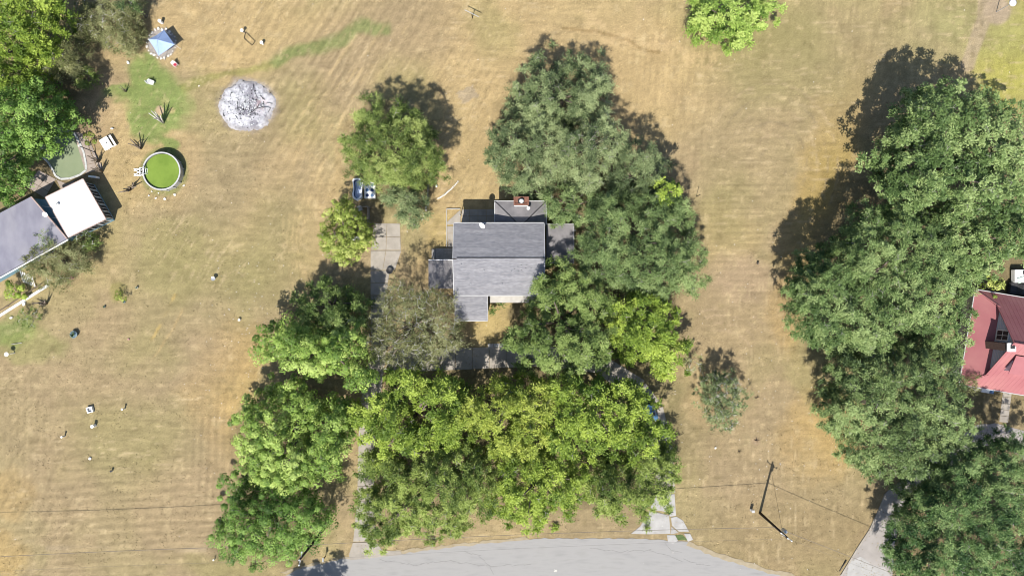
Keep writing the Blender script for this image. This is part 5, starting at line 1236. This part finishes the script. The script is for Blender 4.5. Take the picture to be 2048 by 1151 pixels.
# items scattered over the left field
bt = thing('bird_bath', P(430, 557), 'small white bird bath in the middle of the left lawn', 'bird bath')
MB().lathe([(.001, .55), (.28, .58), (.32, .66), (.27, .64), (.001, .6)], (0, 0, 0), 16).build('bowl', M['metal'], bt, local=True); MB().tube([(0, 0, 0), (0, 0, .56)], .09, 8).build('stem', M['white'], bt, local=True)
post('marker_post', 480, 639, .3, .15, 'white', 'short bright white marker right of centre on the left lawn', 'post', .17)
hb = thing('well_box', P(182, 818), 'square white frame around a grey lid on the lower left lawn', 'well box', rz=.25)
for s in (-1, 1):
    MB().box((s * .36, 0, .2), (.13, .86, .4)).build('side', M['white'], hb, local=True); MB().box((0, s * .36, .2), (.59, .13, .4)).build('side', M['white'], hb, local=True)
MB().box((0, 0, .1), (.56, .56, .04)).build('lid', M['metal'], hb, local=True)
post('barrel', 190.5, 850, .75, .22, 'white', 'white barrel just below the square white frame', 'barrel', .25)
post('garden_post', 250, 816, .75, .1, 'stone', 'cream post right of the square white frame', 'post', .15)
post('garden_post', 130, 871, .75, .1, 'stone', 'cream post lowest left of the barrels', 'post', .15)
MB().rock(P(180, 916, .1), .22, .6, 10).build('garden_stone', M['white'], label='white stone by itself on the lower left lawn', cat='stone')
post('faucet', 225, 940, .4, .12, 'metal', 'small grey tap stub below the white stone', 'tap', .16, 'dark')
MB().rock(P(257, 678, .1), .15, .8, 12).build('garden_stone', M['pink'], label='pinkish stone right of the blue-grey planter', cat='stone')
post('garden_post', 430, 1116, .5, .09, 'metal', 'short grey stake left of the road edge trees', 'stake', .12)
# ---------------------------------------------------------------- red-roofed house
rh0 = PV(1951, 579, 3.0)
th_ = math.radians(-9.5)
E1 = Vector((math.cos(th_), math.sin(th_), 0)); E2 = Vector((math.sin(th_), -math.cos(th_), 0))   # east, south
def RP(x, y, z): return rh0 + E1 * x + E2 * y + Vector((0, 0, z - 3.0))
rhz = thing('house', RP(8, 6.8, 3)[:2] + (0,), 'house with a red metal roof cut off by the right picture edge', 'house')
WN = 13.6; XE = 15.0; yr = WN / 2; xg = 2.6; ze = 3.0; zr2 = 9.0; pit = (zr2 - ze) / yr; zg = ze + 2.0 * pit
yb0 = (zg - ze) / pit; yb1 = WN - yb0
MB().prism([RP(.5, .5, 0)[:2], RP(XE, .5, 0)[:2], RP(XE, WN - .5, 0)[:2], RP(.5, WN - .5, 0)[:2]], 0, 2.9).build('wall', M['siding'], rhz)
T = lambda *p: tuple(RP(*p))
slope('roof_slope', [T(0, 0, ze), T(xg, yb0, zg), T(xg, yb1, zg), T(0, WN, ze)], .1, M['redroof'], rhz)
slope('roof_slope', [T(0, 0, ze), T(XE, 0, ze), T(XE, yr, zr2), T(xg - .35, yr, zr2), T(xg - .35, yb0, zg + .0)], .1, M['redroof'], rhz)
slope('roof_slope', [T(0, WN, ze), T(xg - .35, yb1, zg), T(xg - .35, yr, zr2), T(XE, yr, zr2), T(XE, WN, ze)], .1, M['redroof'], rhz)
M['bluewhite'] = mat('pale_siding', (0.50, 0.53, 0.58), (0.56, 0.59, 0.64), 2, 0.7)
gb = MB(); gb.add([T(xg, yb0, zg - .1), T(xg, yb1, zg - .1), T(xg, yr, zr2 - .12), T(xg + .2, yb0, zg - .1), T(xg + .2, yb1, zg - .1), T(xg + .2, yr, zr2 - .12)], [(0, 1, 2), (5, 4, 3), (0, 3, 4, 1), (1, 4, 5, 2), (2, 5, 3, 0)])
gb.build('gable_wall', M['bluewhite'], rhz)
for k in range(9):                                            # lap boards on the gable
    z = zg + .15 + k * .32; w = max(.15, (zr2 - .3 - z) / pit)
    a, b = RP(xg - .02, yr - w, z), RP(xg - .02, yr + w, z); m_ = (a + b) / 2
    MB().box(tuple(m_), (.04, (b - a).length, .03), rz=th_).build('lap_board', M['bluewhite'], rhz)
wnd = MB().box(T(xg - .06, yr - .9, zg + 1.5), (.12, 1.5, 2.4), rz=th_).build('window', M['white'], rhz)
for i in (-1, 1):
    for k in range(2): MB().box(T(xg - .12, yr - .9 + i * .32, zg + .95 + 1.1 * k), (.05, .56, .95), rz=th_).build('pane', M['dark'], wnd)
for x, y0, z0_, y1, z1_ in ((xg - .4, yb0 - .1, zg + .0, yr, zr2 + .05), (xg - .4, yb1 + .1, zg + .0, yr, zr2 + .05)):
    MB().tube([T(x, y0, z0_), T(x, y1, z1_)], .08, 6).build('rake_board', M['redroof'], rhz)
MB().tube([T(xg - .35, yr, zr2 + .04), T(XE, yr, zr2 + .04)], .09, 8).build('ridge_cap', M['redroof'], rhz)
for a, b in ((T(0, 0, ze + .04), T(xg, yb0, zg + .04)), (T(0, WN, ze + .04), T(xg, yb1, zg + .04))):
    MB().tube([a, b], .07, 6).build('hip_cap', M['redroof'], rhz)
for k in range(1, 24):                                        # standing seams
    x = k * .62
    yn = min(x, xg) / xg * yb0 if x < xg else yr
    for s in (0, 1):
        y0 = 0 if s == 0 else WN; y1 = (min(x, yb0) if x < xg - .35 else yr); z1_ = ze + y1 * pit; y1 = y1 if s == 0 else WN - y1
        MB().tube([T(x, y0, ze + .012), T(x, y1, z1_ + .012)], .016, 4).build('seam', M['redroof'], rhz)
for s in (0, 1):
    y = -.06 if s == 0 else WN + .06
    a, b = RP(0, y, ze), RP(XE, y, ze); m_ = (a + b) / 2
    MB().box((m_.x, m_.y, ze - .05), ((b - a).length, .12, .12), rz=th_).build('gutter', M['trim'], rhz)
a, b = RP(-.06, 0, ze), RP(-.06, WN, ze); m_ = (a + b) / 2
MB().box((m_.x, m_.y, ze - .05), (.12, WN, .12), rz=th_).build('gutter', M['trim'], rhz)
chm = thing('chimney', (66.9, -7.95, 0), 'tall brown chimney with a square white cap beside the white gable', 'chimney')
M['brownbrick'] = mat('brown_brick', (0.09, 0.06, 0.05), (0.14, 0.095, 0.08), 7, 0.9, 0.3, 20)
for k in range(10): MB().box((66.9, -7.95, 3.9 + .46 * k), (1.0 + .0 * k, 1.0, .44)).build('brick_course', M['brownbrick'], chm)
MB().box((66.9, -7.95, 1.83), (1.0, 1.0, 3.66)).build('stack', M['brownbrick'], chm)
MB().box((66.9, -7.95, 8.55), (1.15, 1.15, .16)).build('cap', M['white'], chm)
MB().box((66.95, -7.9, 8.72), (.5, .5, .16)).build('flue', M['dark'], chm)
# dormer stub by the chimney
dm = thing('dormer', RP(5.0, 9.2, 5)[:2] + (0,), 'small red-roofed dormer just below the brown chimney', 'dormer')
slope('roof', [T(3.6, 8.4, 7.95), T(6.4, 8.4, 7.95), T(6.4, 10.9, 7.1), T(3.6, 10.9, 7.1)], .1, M['redroof'], dm)
MB().prism([RP(3.9, 8.6, 0)[:2], RP(6.4, 8.6, 0)[:2], RP(6.4, 10.6, 0)[:2], RP(3.9, 10.6, 0)[:2]], 4.8, 7.0).build('wall', M['bluewhite'], dm)
# things under and near its eaves
bw = thing('porch_bench', P(1971, 781, .4), 'white and blue bench under the lower edge of the red roof', 'bench', rz=th_)
MB().box((0, 0, .42), (1.8, .5, .08)).build('seat', M['white'], bw, local=True); MB().box((.55, .0, .50), (.6, .46, .08)).build('cushion', M['blue'], bw, local=True)
for x in (-.8, .8): MB().box((x, 0, .19), (.08, .45, .38)).build('leg', M['white'], bw, local=True)
MB().box((0, .27, .66), (1.8, .07, .5)).build('backrest', M['white'], bw, local=True)
tr_ = thing('covered_trailer', P(2036, 552), 'white and pale green junk-covered trailer at the right edge above the red roof', 'trailer')
MB().box((0, 0, .75), (2.6, 1.9, .9)).build('body', M['white'], tr_, local=True, bevel=.08)
MB().box((-.3, -.5, 1.26), (1.4, .8, .12), rz=.3).build('tarp', mat('pale_green_tarp', (0.36, 0.46, 0.40), (0.5, 0.58, 0.52), 4, .7), tr_, local=True, bevel=.03)
MB().box((.4, .55, 1.24), (1.2, .5, .1), rz=.1).build('lid', M['dark'], tr_, local=True)
for x in (-.8, .8):
    for y in (-.95, .95): MB().lathe([(0, -.1), (.3, -.1), (.3, .1), (0, .1)], (0, 0, 0), 14).build('wheel', M['dark'], tr_, local=True).rotation_euler = (math.pi / 2, 0, 0)
ws = [c for c in tr_.children if c.name.startswith('wheel')]
for w, (x, y) in zip(ws, ((-.8, -1.0), (.8, -1.0), (-.8, 1.0), (.8, 1.0))): w.location = (x, y, .3)
cv2 = thing('parked_car', P(2040, 580), 'dark car under a fabric cover at the right edge tucked against the red roof', 'car', rz=th_)
mb = MB(); prof = [(-2.1, .5), (-2.0, .85), (-1.2, .95), (-.6, 1.4), (.7, 1.42), (1.3, .98), (2.0, .85), (2.1, .5), (2.1, .25), (-2.1, .25)]
mb.add([(x, -.85 + (.15 if z > 1.2 else 0), z) for x, z in prof] + [(x, .85 - (.15 if z > 1.2 else 0), z) for x, z in prof], [tuple(range(10))[::-1], tuple(range(10, 20))] + [(i, (i + 1) % 10, 10 + (i + 1) % 10, 10 + i) for i in range(10)])
mb.build('body', M['dark'], cv2, local=True, bevel=.06)
for x in (-1.3, 1.3):
    for y in (-.82, .82):
        w = MB().lathe([(0, -.1), (.32, -.1), (.32, .1), (0, .1)], (0, 0, 0), 14).build('wheel', M['cable'], cv2, local=True); w.rotation_euler = (math.pi / 2, 0, 0); w.location = (x, y, .32)
MB().rock(P(1928, 521, .2), .4, .5, 90).build('garden_stone', M['stone'], label='tan rock showing through a gap in the oaks', cat='stone')

# ---------------------------------------------------------------- utility poles and cables
def upole(bx, by, h, label, arm, transformer):
    b = PV(bx, by); t = thing('utility_pole', b.to_tuple(), label, 'utility pole')
    MB().tube([(0, 0, -.2), (0, 0, h)], [.20, .13], 12).build('pole', M['pole'], t, local=True, smooth=True)
    ad = Vector(arm).normalized()
    MB().tube([Vector((0, 0, h - .5)) - ad * .9, Vector((0, 0, h - .5)) + ad * .9], .05, 6).build('crossarm', M['metal'], t, local=True)
    for s in (-.85, 0, .85):
        p = ad * s; z = h - .45 if s else h
        MB().lathe([(0, 0), (.05, 0), (.10, .06), (.05, .12), (.10, .18), (.05, .24), (0, .26)], (p.x, p.y, z), 10).build('insulator', M['white'], t, local=True)
    if transformer:
        MB().lathe([(0, 0), (.26, 0), (.26, .85), (.20, .93), (0, .95)], (.22, .40, h - 2.0), 16).build('transformer', M['metal'], t, local=True)
        MB().lathe([(0, 0), (.05, 0), (.07, .1), (0, .2)], (.22, .40, h - 1.05), 8).build('bushing', M['white'], t, local=True)
    return b
H1p = 10.0; b1 = upole(1520, 1025, H1p, 'tall dark utility pole with grey transformer in the lower right field', (.8, -.6, 0), True)
H2p = 11.5; b2 = upole(648, 1056, H2p, 'dark utility pole leaning out from the lower left trees by the road', (.2, 1, 0), False)
b0 = Vector((b2.x - 52, b2.y - 2.2, 0)); b3 = Vector((b1.x + 40, b1.y - 16, 0))
def cable(a, b, sag, r, label, n=26):
    pts = [a.lerp(b, i / n) - Vector((0, 0, 4 * sag * (i / n) * (1 - i / n))) for i in range(n + 1)]
    MB().tube(pts, r, 5).build('overhead_cable', M['wire2' if r > .02 else 'wire'], label=label, cat='cable')
up = lambda v, z: Vector((v.x, v.y, z))
cable(up(b1, 6.0), up(b2, 6.4), .9, .03, 'thick low cable between the two utility poles across the front trees')
cable(up(b1, 6.0), up(b3, 6.0), .5, .03, 'thick low cable running right from the transformer pole over the paved drive')
cable(up(b2, 6.4), up(b0, 6.2), .7, .03, 'thick low cable running left from the leaning pole over the mown field')
cable(up(b1, H1p + .2), up(b2, H2p + .2), .7, .009, 'thin top wire between the two utility poles')
cable(up(b1, H1p + .2), up(b3, H1p + .2), .5, .009, 'thin top wire running right from the transformer pole')
cable(up(b2, H2p + .2), up(b0, H2p), .6, .009, 'thin top wire running left from the leaning pole')
gy = thing('guy_wire', (b1.x, b1.y, 0), 'thin guy wire slanting down from the transformer pole', 'wire')
MB().tube([up(b1, 8.4), (b1.x + 1.6, b1.y + 6.4, 0)], .015, 5).build('wire', M['cable'], gy)
ut = thing('utility_box', P(1502, 1018), 'small white utility pedestal left of the transformer pole', 'utility box')
MB().box((0, 0, .45), (.36, .30, .9)).build('body', M['white'], ut, local=True, bevel=.03); MB().box((0, 0, .93), (.42, .36, .06)).build('lid', M['trim'], ut, local=True)
sg = thing('mailbox', P(651, 1111), 'dark mailbox on a post at the road edge near the leaning pole', 'mailbox')
MB().box((0, 0, .6), (.1, .1, 1.2)).build('post', M['pole'], sg, local=True)
mb = MB(); mb.tube([(0, -.28, 1.3), (0, .28, 1.3)], .15, 10); mb.build('box', M['metal'], sg, local=True)

# clothes posts in the field
cp = thing('clothes_pole', P(944.8, 36.5), 'T-shaped metal clothes pole near the top edge', 'clothes pole')
MB().tube([(0, 0, 0), (0, 0, 1.75)], .06, 8).build('post', M['pole'], cp, local=True)
MB().tube([(-1.0, .5, 1.75), (1.0, -.5, 1.75)], .05, 6).build('crossbar', M['metal'], cp, local=True)
ms = thing('metal_stake', P(1392.5, 393), 'slim grey stake standing beside the juniper in the open field', 'stake')
MB().tube([(0, 0, 0), (0, 0, 2.2)], .045, 8).build('stake', M['pole'], ms, local=True)
yl = thing('yard_light', P(1993, 24), 'yard light with a big white head over the bare dirt circle', 'lamp')
MB().tube([(0, 0, 0), (0, 0, 3.2)], .055, 8).build('post', M['metal'], yl, local=True)
MB().lathe([(0, 0), (.35, .02), (.55, .12), (.3, .28), (0, .34)], (0, 0, 3.15), 18).build('head', M['white'], yl, local=True, smooth=True)
post('stump', 1515, 526, .35, .16, 'dark', 'small dark stump alone in the tan field', 'stump', .13, 'bark')
bare_shrub(1512, 880, [(-.4, .1, .25), (.4, .2, .3), (.1, -.3, .2), (-.1, .4, .3)], 'dark dead plant in the bare ring above the transformer pole', 'pole', r0=.06)
bare_shrub(1513, 795, [(-.4, -.1, .25), (.4, .1, .2), (.1, .3, .3)], 'tiny dark dead plant in the field right of the lone sparse tree', 'pole', r0=.05)
bare_shrub(1478, 902, [(-.2, .3, .3), (.3, .1, .3), (0, -.2, .2)], 'small dark twig heap left of the long pole shadow', 'pole', r0=.05)
MB().rock(P(1431, 895, .1), .2, .6, 21).build('garden_stone', M['stone'], label='tan stone below the lone sparse tree', cat='stone')

# ---------------------------------------------------------------- tub shells by the bright cedar
M['bluewater'] = mat('pale_blue_shell', (0.34, 0.43, 0.62), (0.44, 0.52, 0.70), 2, 0.4, c3=(0.42, 0.48, 0.6), s3=1)
M['navy'] = mat('navy_shell', (0.02, 0.04, 0.12), (0.04, 0.07, 0.17), 3, 0.4)
out = [(707, 357), (714, 356), (723, 357), (727.5, 361), (727, 368), (724, 376), (723, 386), (724, 394), (719, 398), (712.5, 400.5), (706, 396), (704.5, 388), (706.5, 378), (706, 368), (704.5, 361)]
tc_ = P(715.5, 378, .8); ts = thing('tub_shell', (tc_[0], tc_[1], 0), 'long waisted white and blue pool shell left of the seated tub', 'pool shell')
oc = [Vector(P(x, y, .8)) for x, y in out]; cc = Vector(tc_)
def ring(k, z): return [Vector((cc.x + (p.x - cc.x) * (1 - (1 - k) * 1.35), cc.y + (p.y - cc.y) * (1 - (1 - k) * .75), z)) for p in oc]
rings = [(1.0, 0, 'w'), (1.02, .78, 'w'), (1.0, .85, 'w'), (.80, .85, 'n'), (.74, .45, 'n'), (.62, .42, 'b')]
def loft(k0, z0, k1, z1, nm, m):
    a, b = ring(k0, z0), ring(k1, z1); n = len(a); mb = MB()
    mb.add([tuple(p) for p in a + b], [(i, (i + 1) % n, n + (i + 1) % n, n + i) for i in range(n)]); mb.build(nm, m, ts)
loft(1.0, 0, 1.0, .85, 'skirt', M['white']); loft(1.0, .85, .80, .85, 'rim', M['white']); loft(.80, .85, .72, .45, 'inner_wall', M['navy'])
r6 = ring(.72, .45); mb = MB(); mb.add([tuple(p) for p in r6], [tuple(range(len(r6)))]); mb.build('floor', M['bluewater'], ts)
ht_ = thing('hot_tub', P(738, 380, .8)[:2] + (0,), 'rectangular white hot tub shell with six moulded seats', 'hot tub')
tx0, ty0, tx1, ty1 = px_rect(728, 363, 750, 396, .8)
MB().prism([(tx0, ty0), (tx1, ty0), (tx1, ty1), (tx0, ty1)], 0, .62).build('shell', M['white'], ht_, bevel=.05)
MB().lathe([], (0, 0, 0))
for i in range(2):
    for j in range(3):
        x = tx0 + (tx1 - tx0) * (.27 + .46 * i); y = ty0 + (ty1 - ty0) * (.18 + .32 * j)
        MB().lathe([(0, .632), (.24, .634), (.32, .74), (.36, .76), (.38, .74), (.37, .62)], (x, y, 0), 14).build('seat_rim', M['white'], ht_, smooth=True)
        MB().lathe([(0.001, .0), (.27, .0)], (x, y, .645), 12).build('seat_well', M['blue' if (i + j) % 2 else 'navy'], ht_)
# basketball hoop, white backboard
bh = thing('basketball_hoop', P(725, 476), 'basketball hoop with white backboard between the round tree and the parking pad', 'basketball hoop')
px0 = PV(725, 490); o_ = px0 - Vector(bh.location)
MB().tube([o_, o_ + Vector((0, .1, 3.0)), o_ + Vector((-.1, .6, 3.3))], .06, 8).build('pole', M['dark'], bh, local=True)
MB().box(tuple(o_ + Vector((-.2, .75, 3.35))), (1.35, .08, .95), tilt=('X', -.5)).build('backboard', M['white'], bh, local=True)
mb = MB()
for k in range(14):
    a0, a1 = 2 * math.pi * k / 14, 2 * math.pi * (k + 1) / 14
    mb.tube([o_ + Vector((-.2 + .23 * math.cos(a0), 1.08 + .23 * math.sin(a0), 3.0)), o_ + Vector((-.2 + .23 * math.cos(a1), 1.08 + .23 * math.sin(a1), 3.0))], .015, 4, cap=False)
mb.build('rim', M['red'], bh, local=True)
# fence along the pad, each board its own piece
def fence(p0, p1, label, h=1.5, bw=.3, m='wood_grey', name='fence'):
    a, b = PV(*p0), PV(*p1); d = b - a; L = d.length; d.normalize(); t = thing(name, ((a + b) / 2).to_tuple(), label, 'fence')
    n = max(2, int(L / bw)); ang = math.atan2(d.y, d.x)
    for i in range(n):
        p = a + d * L * (i + .5) / n; MB().box((p.x, p.y, h / 2 + rng.uniform(-.03, .03)), (L / n - .02, .03, h), rz=ang).build('board', M[m], t)
    nn = Vector((-d.y, d.x, 0)) * .05
    for z in (.35, h - .3): MB().box(((a + b) / 2 + nn + Vector((0, 0, z))).to_tuple(), (L, .05, .09), rz=ang).build('rail', M[m], t)
    for k in range(int(L / 2.2) + 1):
        p = a + d * min(L, k * 2.2) + nn * 2.4; MB().box((p.x, p.y, h / 2 + .05), (.1, .1, h + .1), rz=ang).build('post', M[m], t)
fence((739, 415), (739.5, 470), 'grey board fence between the small round tree and the parking pad', 1.6)
fence((725, 415), (737.5, 414), 'short end panel of grey fence above the small round tree', 1.2)
fence((857, 350), (856, 404), 'low grey board fence at the right foot of the bright cedar', 1.0)
post('trellis_post', 860, 352, 1.3, .06, 'pole', 'dark post standing at the top end of the low grey fence', 'post', .08, 'dark')
fs = chair(722, 418, .4, 'grey folding chair in the shade behind the short fence panel', 'metal')
MB().rock(P(873, 372, .15), .2, .8, 31).build('garden_stone', M['white'], label='white rock right of the low grey fence', cat='stone')
stones([(876 + 38 * (1 - math.cos(t * .55)) * 0 + 40 * t, 397 - 20 * t - 14 * t * t, .15) for t in np.linspace(0, 1, 17)], 'curved line of white stones in the golden yard behind the house', 'stone_border', 'stone', cat='stone border')
stones([(856 - i * 2 + (i % 2) * 2, 402 + 6 * i, .17) for i in range(7)], 'pale stones trailing below the low grey fence', 'stone_border', cat='stone border')
gt = thing('dark_bowl', P(780, 541), 'dark round bowl shape on the right edge of the parking pad', 'bowl')  # dark bowl shape standing for the dark oval on the pad
MB().lathe([(0.001, .1), (.35, .12), (.5, .4), (.47, .42), (.33, .2), (0.001, .18)], (0, 0, 0), 20).build('bowl', M['dark'], gt, local=True, smooth=True); MB().lathe([(0, 0), (.25, 0), (.2, .12), (0, .12)], (0, 0, 0), 12).build('foot', M['dark'], gt, local=True)
# blue car half hidden by the grove's right end
bc = thing('parked_car', P(1294, 815), 'blue car mostly hidden under the right end of the front grove', 'car', rz=1.95)
M['carblue'] = mat('car_blue', (0.05, 0.13, 0.24), (0.06, 0.15, 0.26), 1, 0.3, spec=.6)
mb = MB(); hw = .86
mb.add([(x, -hw + (.16 if z > 1.2 else 0), z) for x, z in prof] + [(x, hw - (.16 if z > 1.2 else 0), z) for x, z in prof], [tuple(range(10))[::-1], tuple(range(10, 20))] + [(i, (i + 1) % 10, 10 + (i + 1) % 10, 10 + i) for i in range(10)])
mb.build('body', M['carblue'], bc, local=True, bevel=.07)
MB().add([(-1.17, -.66, 1.0), (-.63, -.62, 1.39), (-.63, .62, 1.39), (-1.17, .66, 1.0)], [(0, 1, 2, 3)]).build('rear_window', M['glass'], bc, local=True).location = (-.03, 0, .03)
MB().add([(1.27, -.66, 1.02), (.73, -.62, 1.39), (.73, .62, 1.39), (1.27, .66, 1.02)], [(0, 1, 2, 3)]).build('windscreen', M['glass'], bc, local=True).location = (.03, 0, .03)
for x in (-1.3, 1.3):
    for y in (-.83, .83):
        w = MB().lathe([(0, -.1), (.32, -.1), (.32, .1), (0, .1)], (0, 0, 0), 16).build('wheel', M['cable'], bc, local=True); w.rotation_euler = (math.pi / 2, 0, 0); w.location = (x, y, .32)
# pale cross fleck on the road
rm = PV(1111, 1140)
MB().box((rm.x, rm.y, .012), (.5, .11, .006), rz=.5).box((rm.x, rm.y, .0135), (.45, .10, .006), rz=-.9).build('painted_cross', M['stone'], label='small white painted cross mark on the road surface', cat='road marking')
cs2 = MB(); 
for i, pts in enumerate(([(760, 1118), (830, 1128), (905, 1121), (985, 1131), (1060, 1126)], [(1180, 1094), (1240, 1102), (1300, 1099), (1352, 1116), (1420, 1131)], [(930, 1100), (960, 1112), (990, 1144)], [(1330, 1086), (1345, 1098), (1362, 1102)])):
    for (x0, y0), (x1, y1) in zip(pts[:-1], pts[1:]):
        a, b = PV(x0, y0), PV(x1, y1); d = b - a; n = max(1, int(d.length / .9))
        for k in range(n):
            p, q_ = a.lerp(b, k / n), a.lerp(b, (k + 1) / n); j = Vector((rng.uniform(-.12, .12), rng.uniform(-.12, .12), 0)); mm = (p + q_) / 2 + j
            cs2.box((mm.x, mm.y, .0075), (d.length / n * 1.1, .05, .004), rz=math.atan2(d.y, d.x) + rng.uniform(-.3, .3))
cs2.build('road_cracks', mat('crack_tar', (0.14, 0.135, 0.13), (0.2, 0.195, 0.19), 4, .9), kind='stuff')

# ---------------------------------------------------------------- repeats share a group
GROUPS = {'garden_stone': 'loose stones scattered on the lawns', 'garden_post': 'short posts standing in the lawns', 'barrel': 'white barrels on the lawns', 'plant_pot': 'plant pots on the left lawn',
          'lawn_chair': 'lawn chairs in the yards', 'utility_pole': 'utility poles along the road', 'overhead_cable': 'cables strung along the road', 'bare_shrub': 'bare dead shrubs on the lawns',
          'cedar_tree': 'cedar trees around the house', 'oak_tree': 'oak trees in the yards', 'broadleaf_tree': 'bright leafy trees in the yards', 'juniper_tree': 'juniper trees east of the house', 'shrub': 'shrubs around the yards',
          'satellite_dish': 'white satellite dishes on the roofs', 'fence': 'grey board fences', 'chimney': 'chimneys', 'bird_bath': 'bird baths on the left lawn', 'driveway': 'concrete driveways of the middle house', 'garden_path': 'pale garden paths', 'parked_car': 'cars half hidden at the edges', 'stone_edging': 'stone rings and arcs', 'stone_border': 'stone borders behind the house'}
cnt = {}
for o in scene.objects:
    if o.parent is None: cnt[o.name.split('.')[0]] = cnt.get(o.name.split('.')[0], 0) + 1
for o in scene.objects:
    b = o.name.split('.')[0]
    if o.parent is None and cnt[b] > 1 and b in GROUPS and 'group' not in o: o['group'] = GROUPS[b]
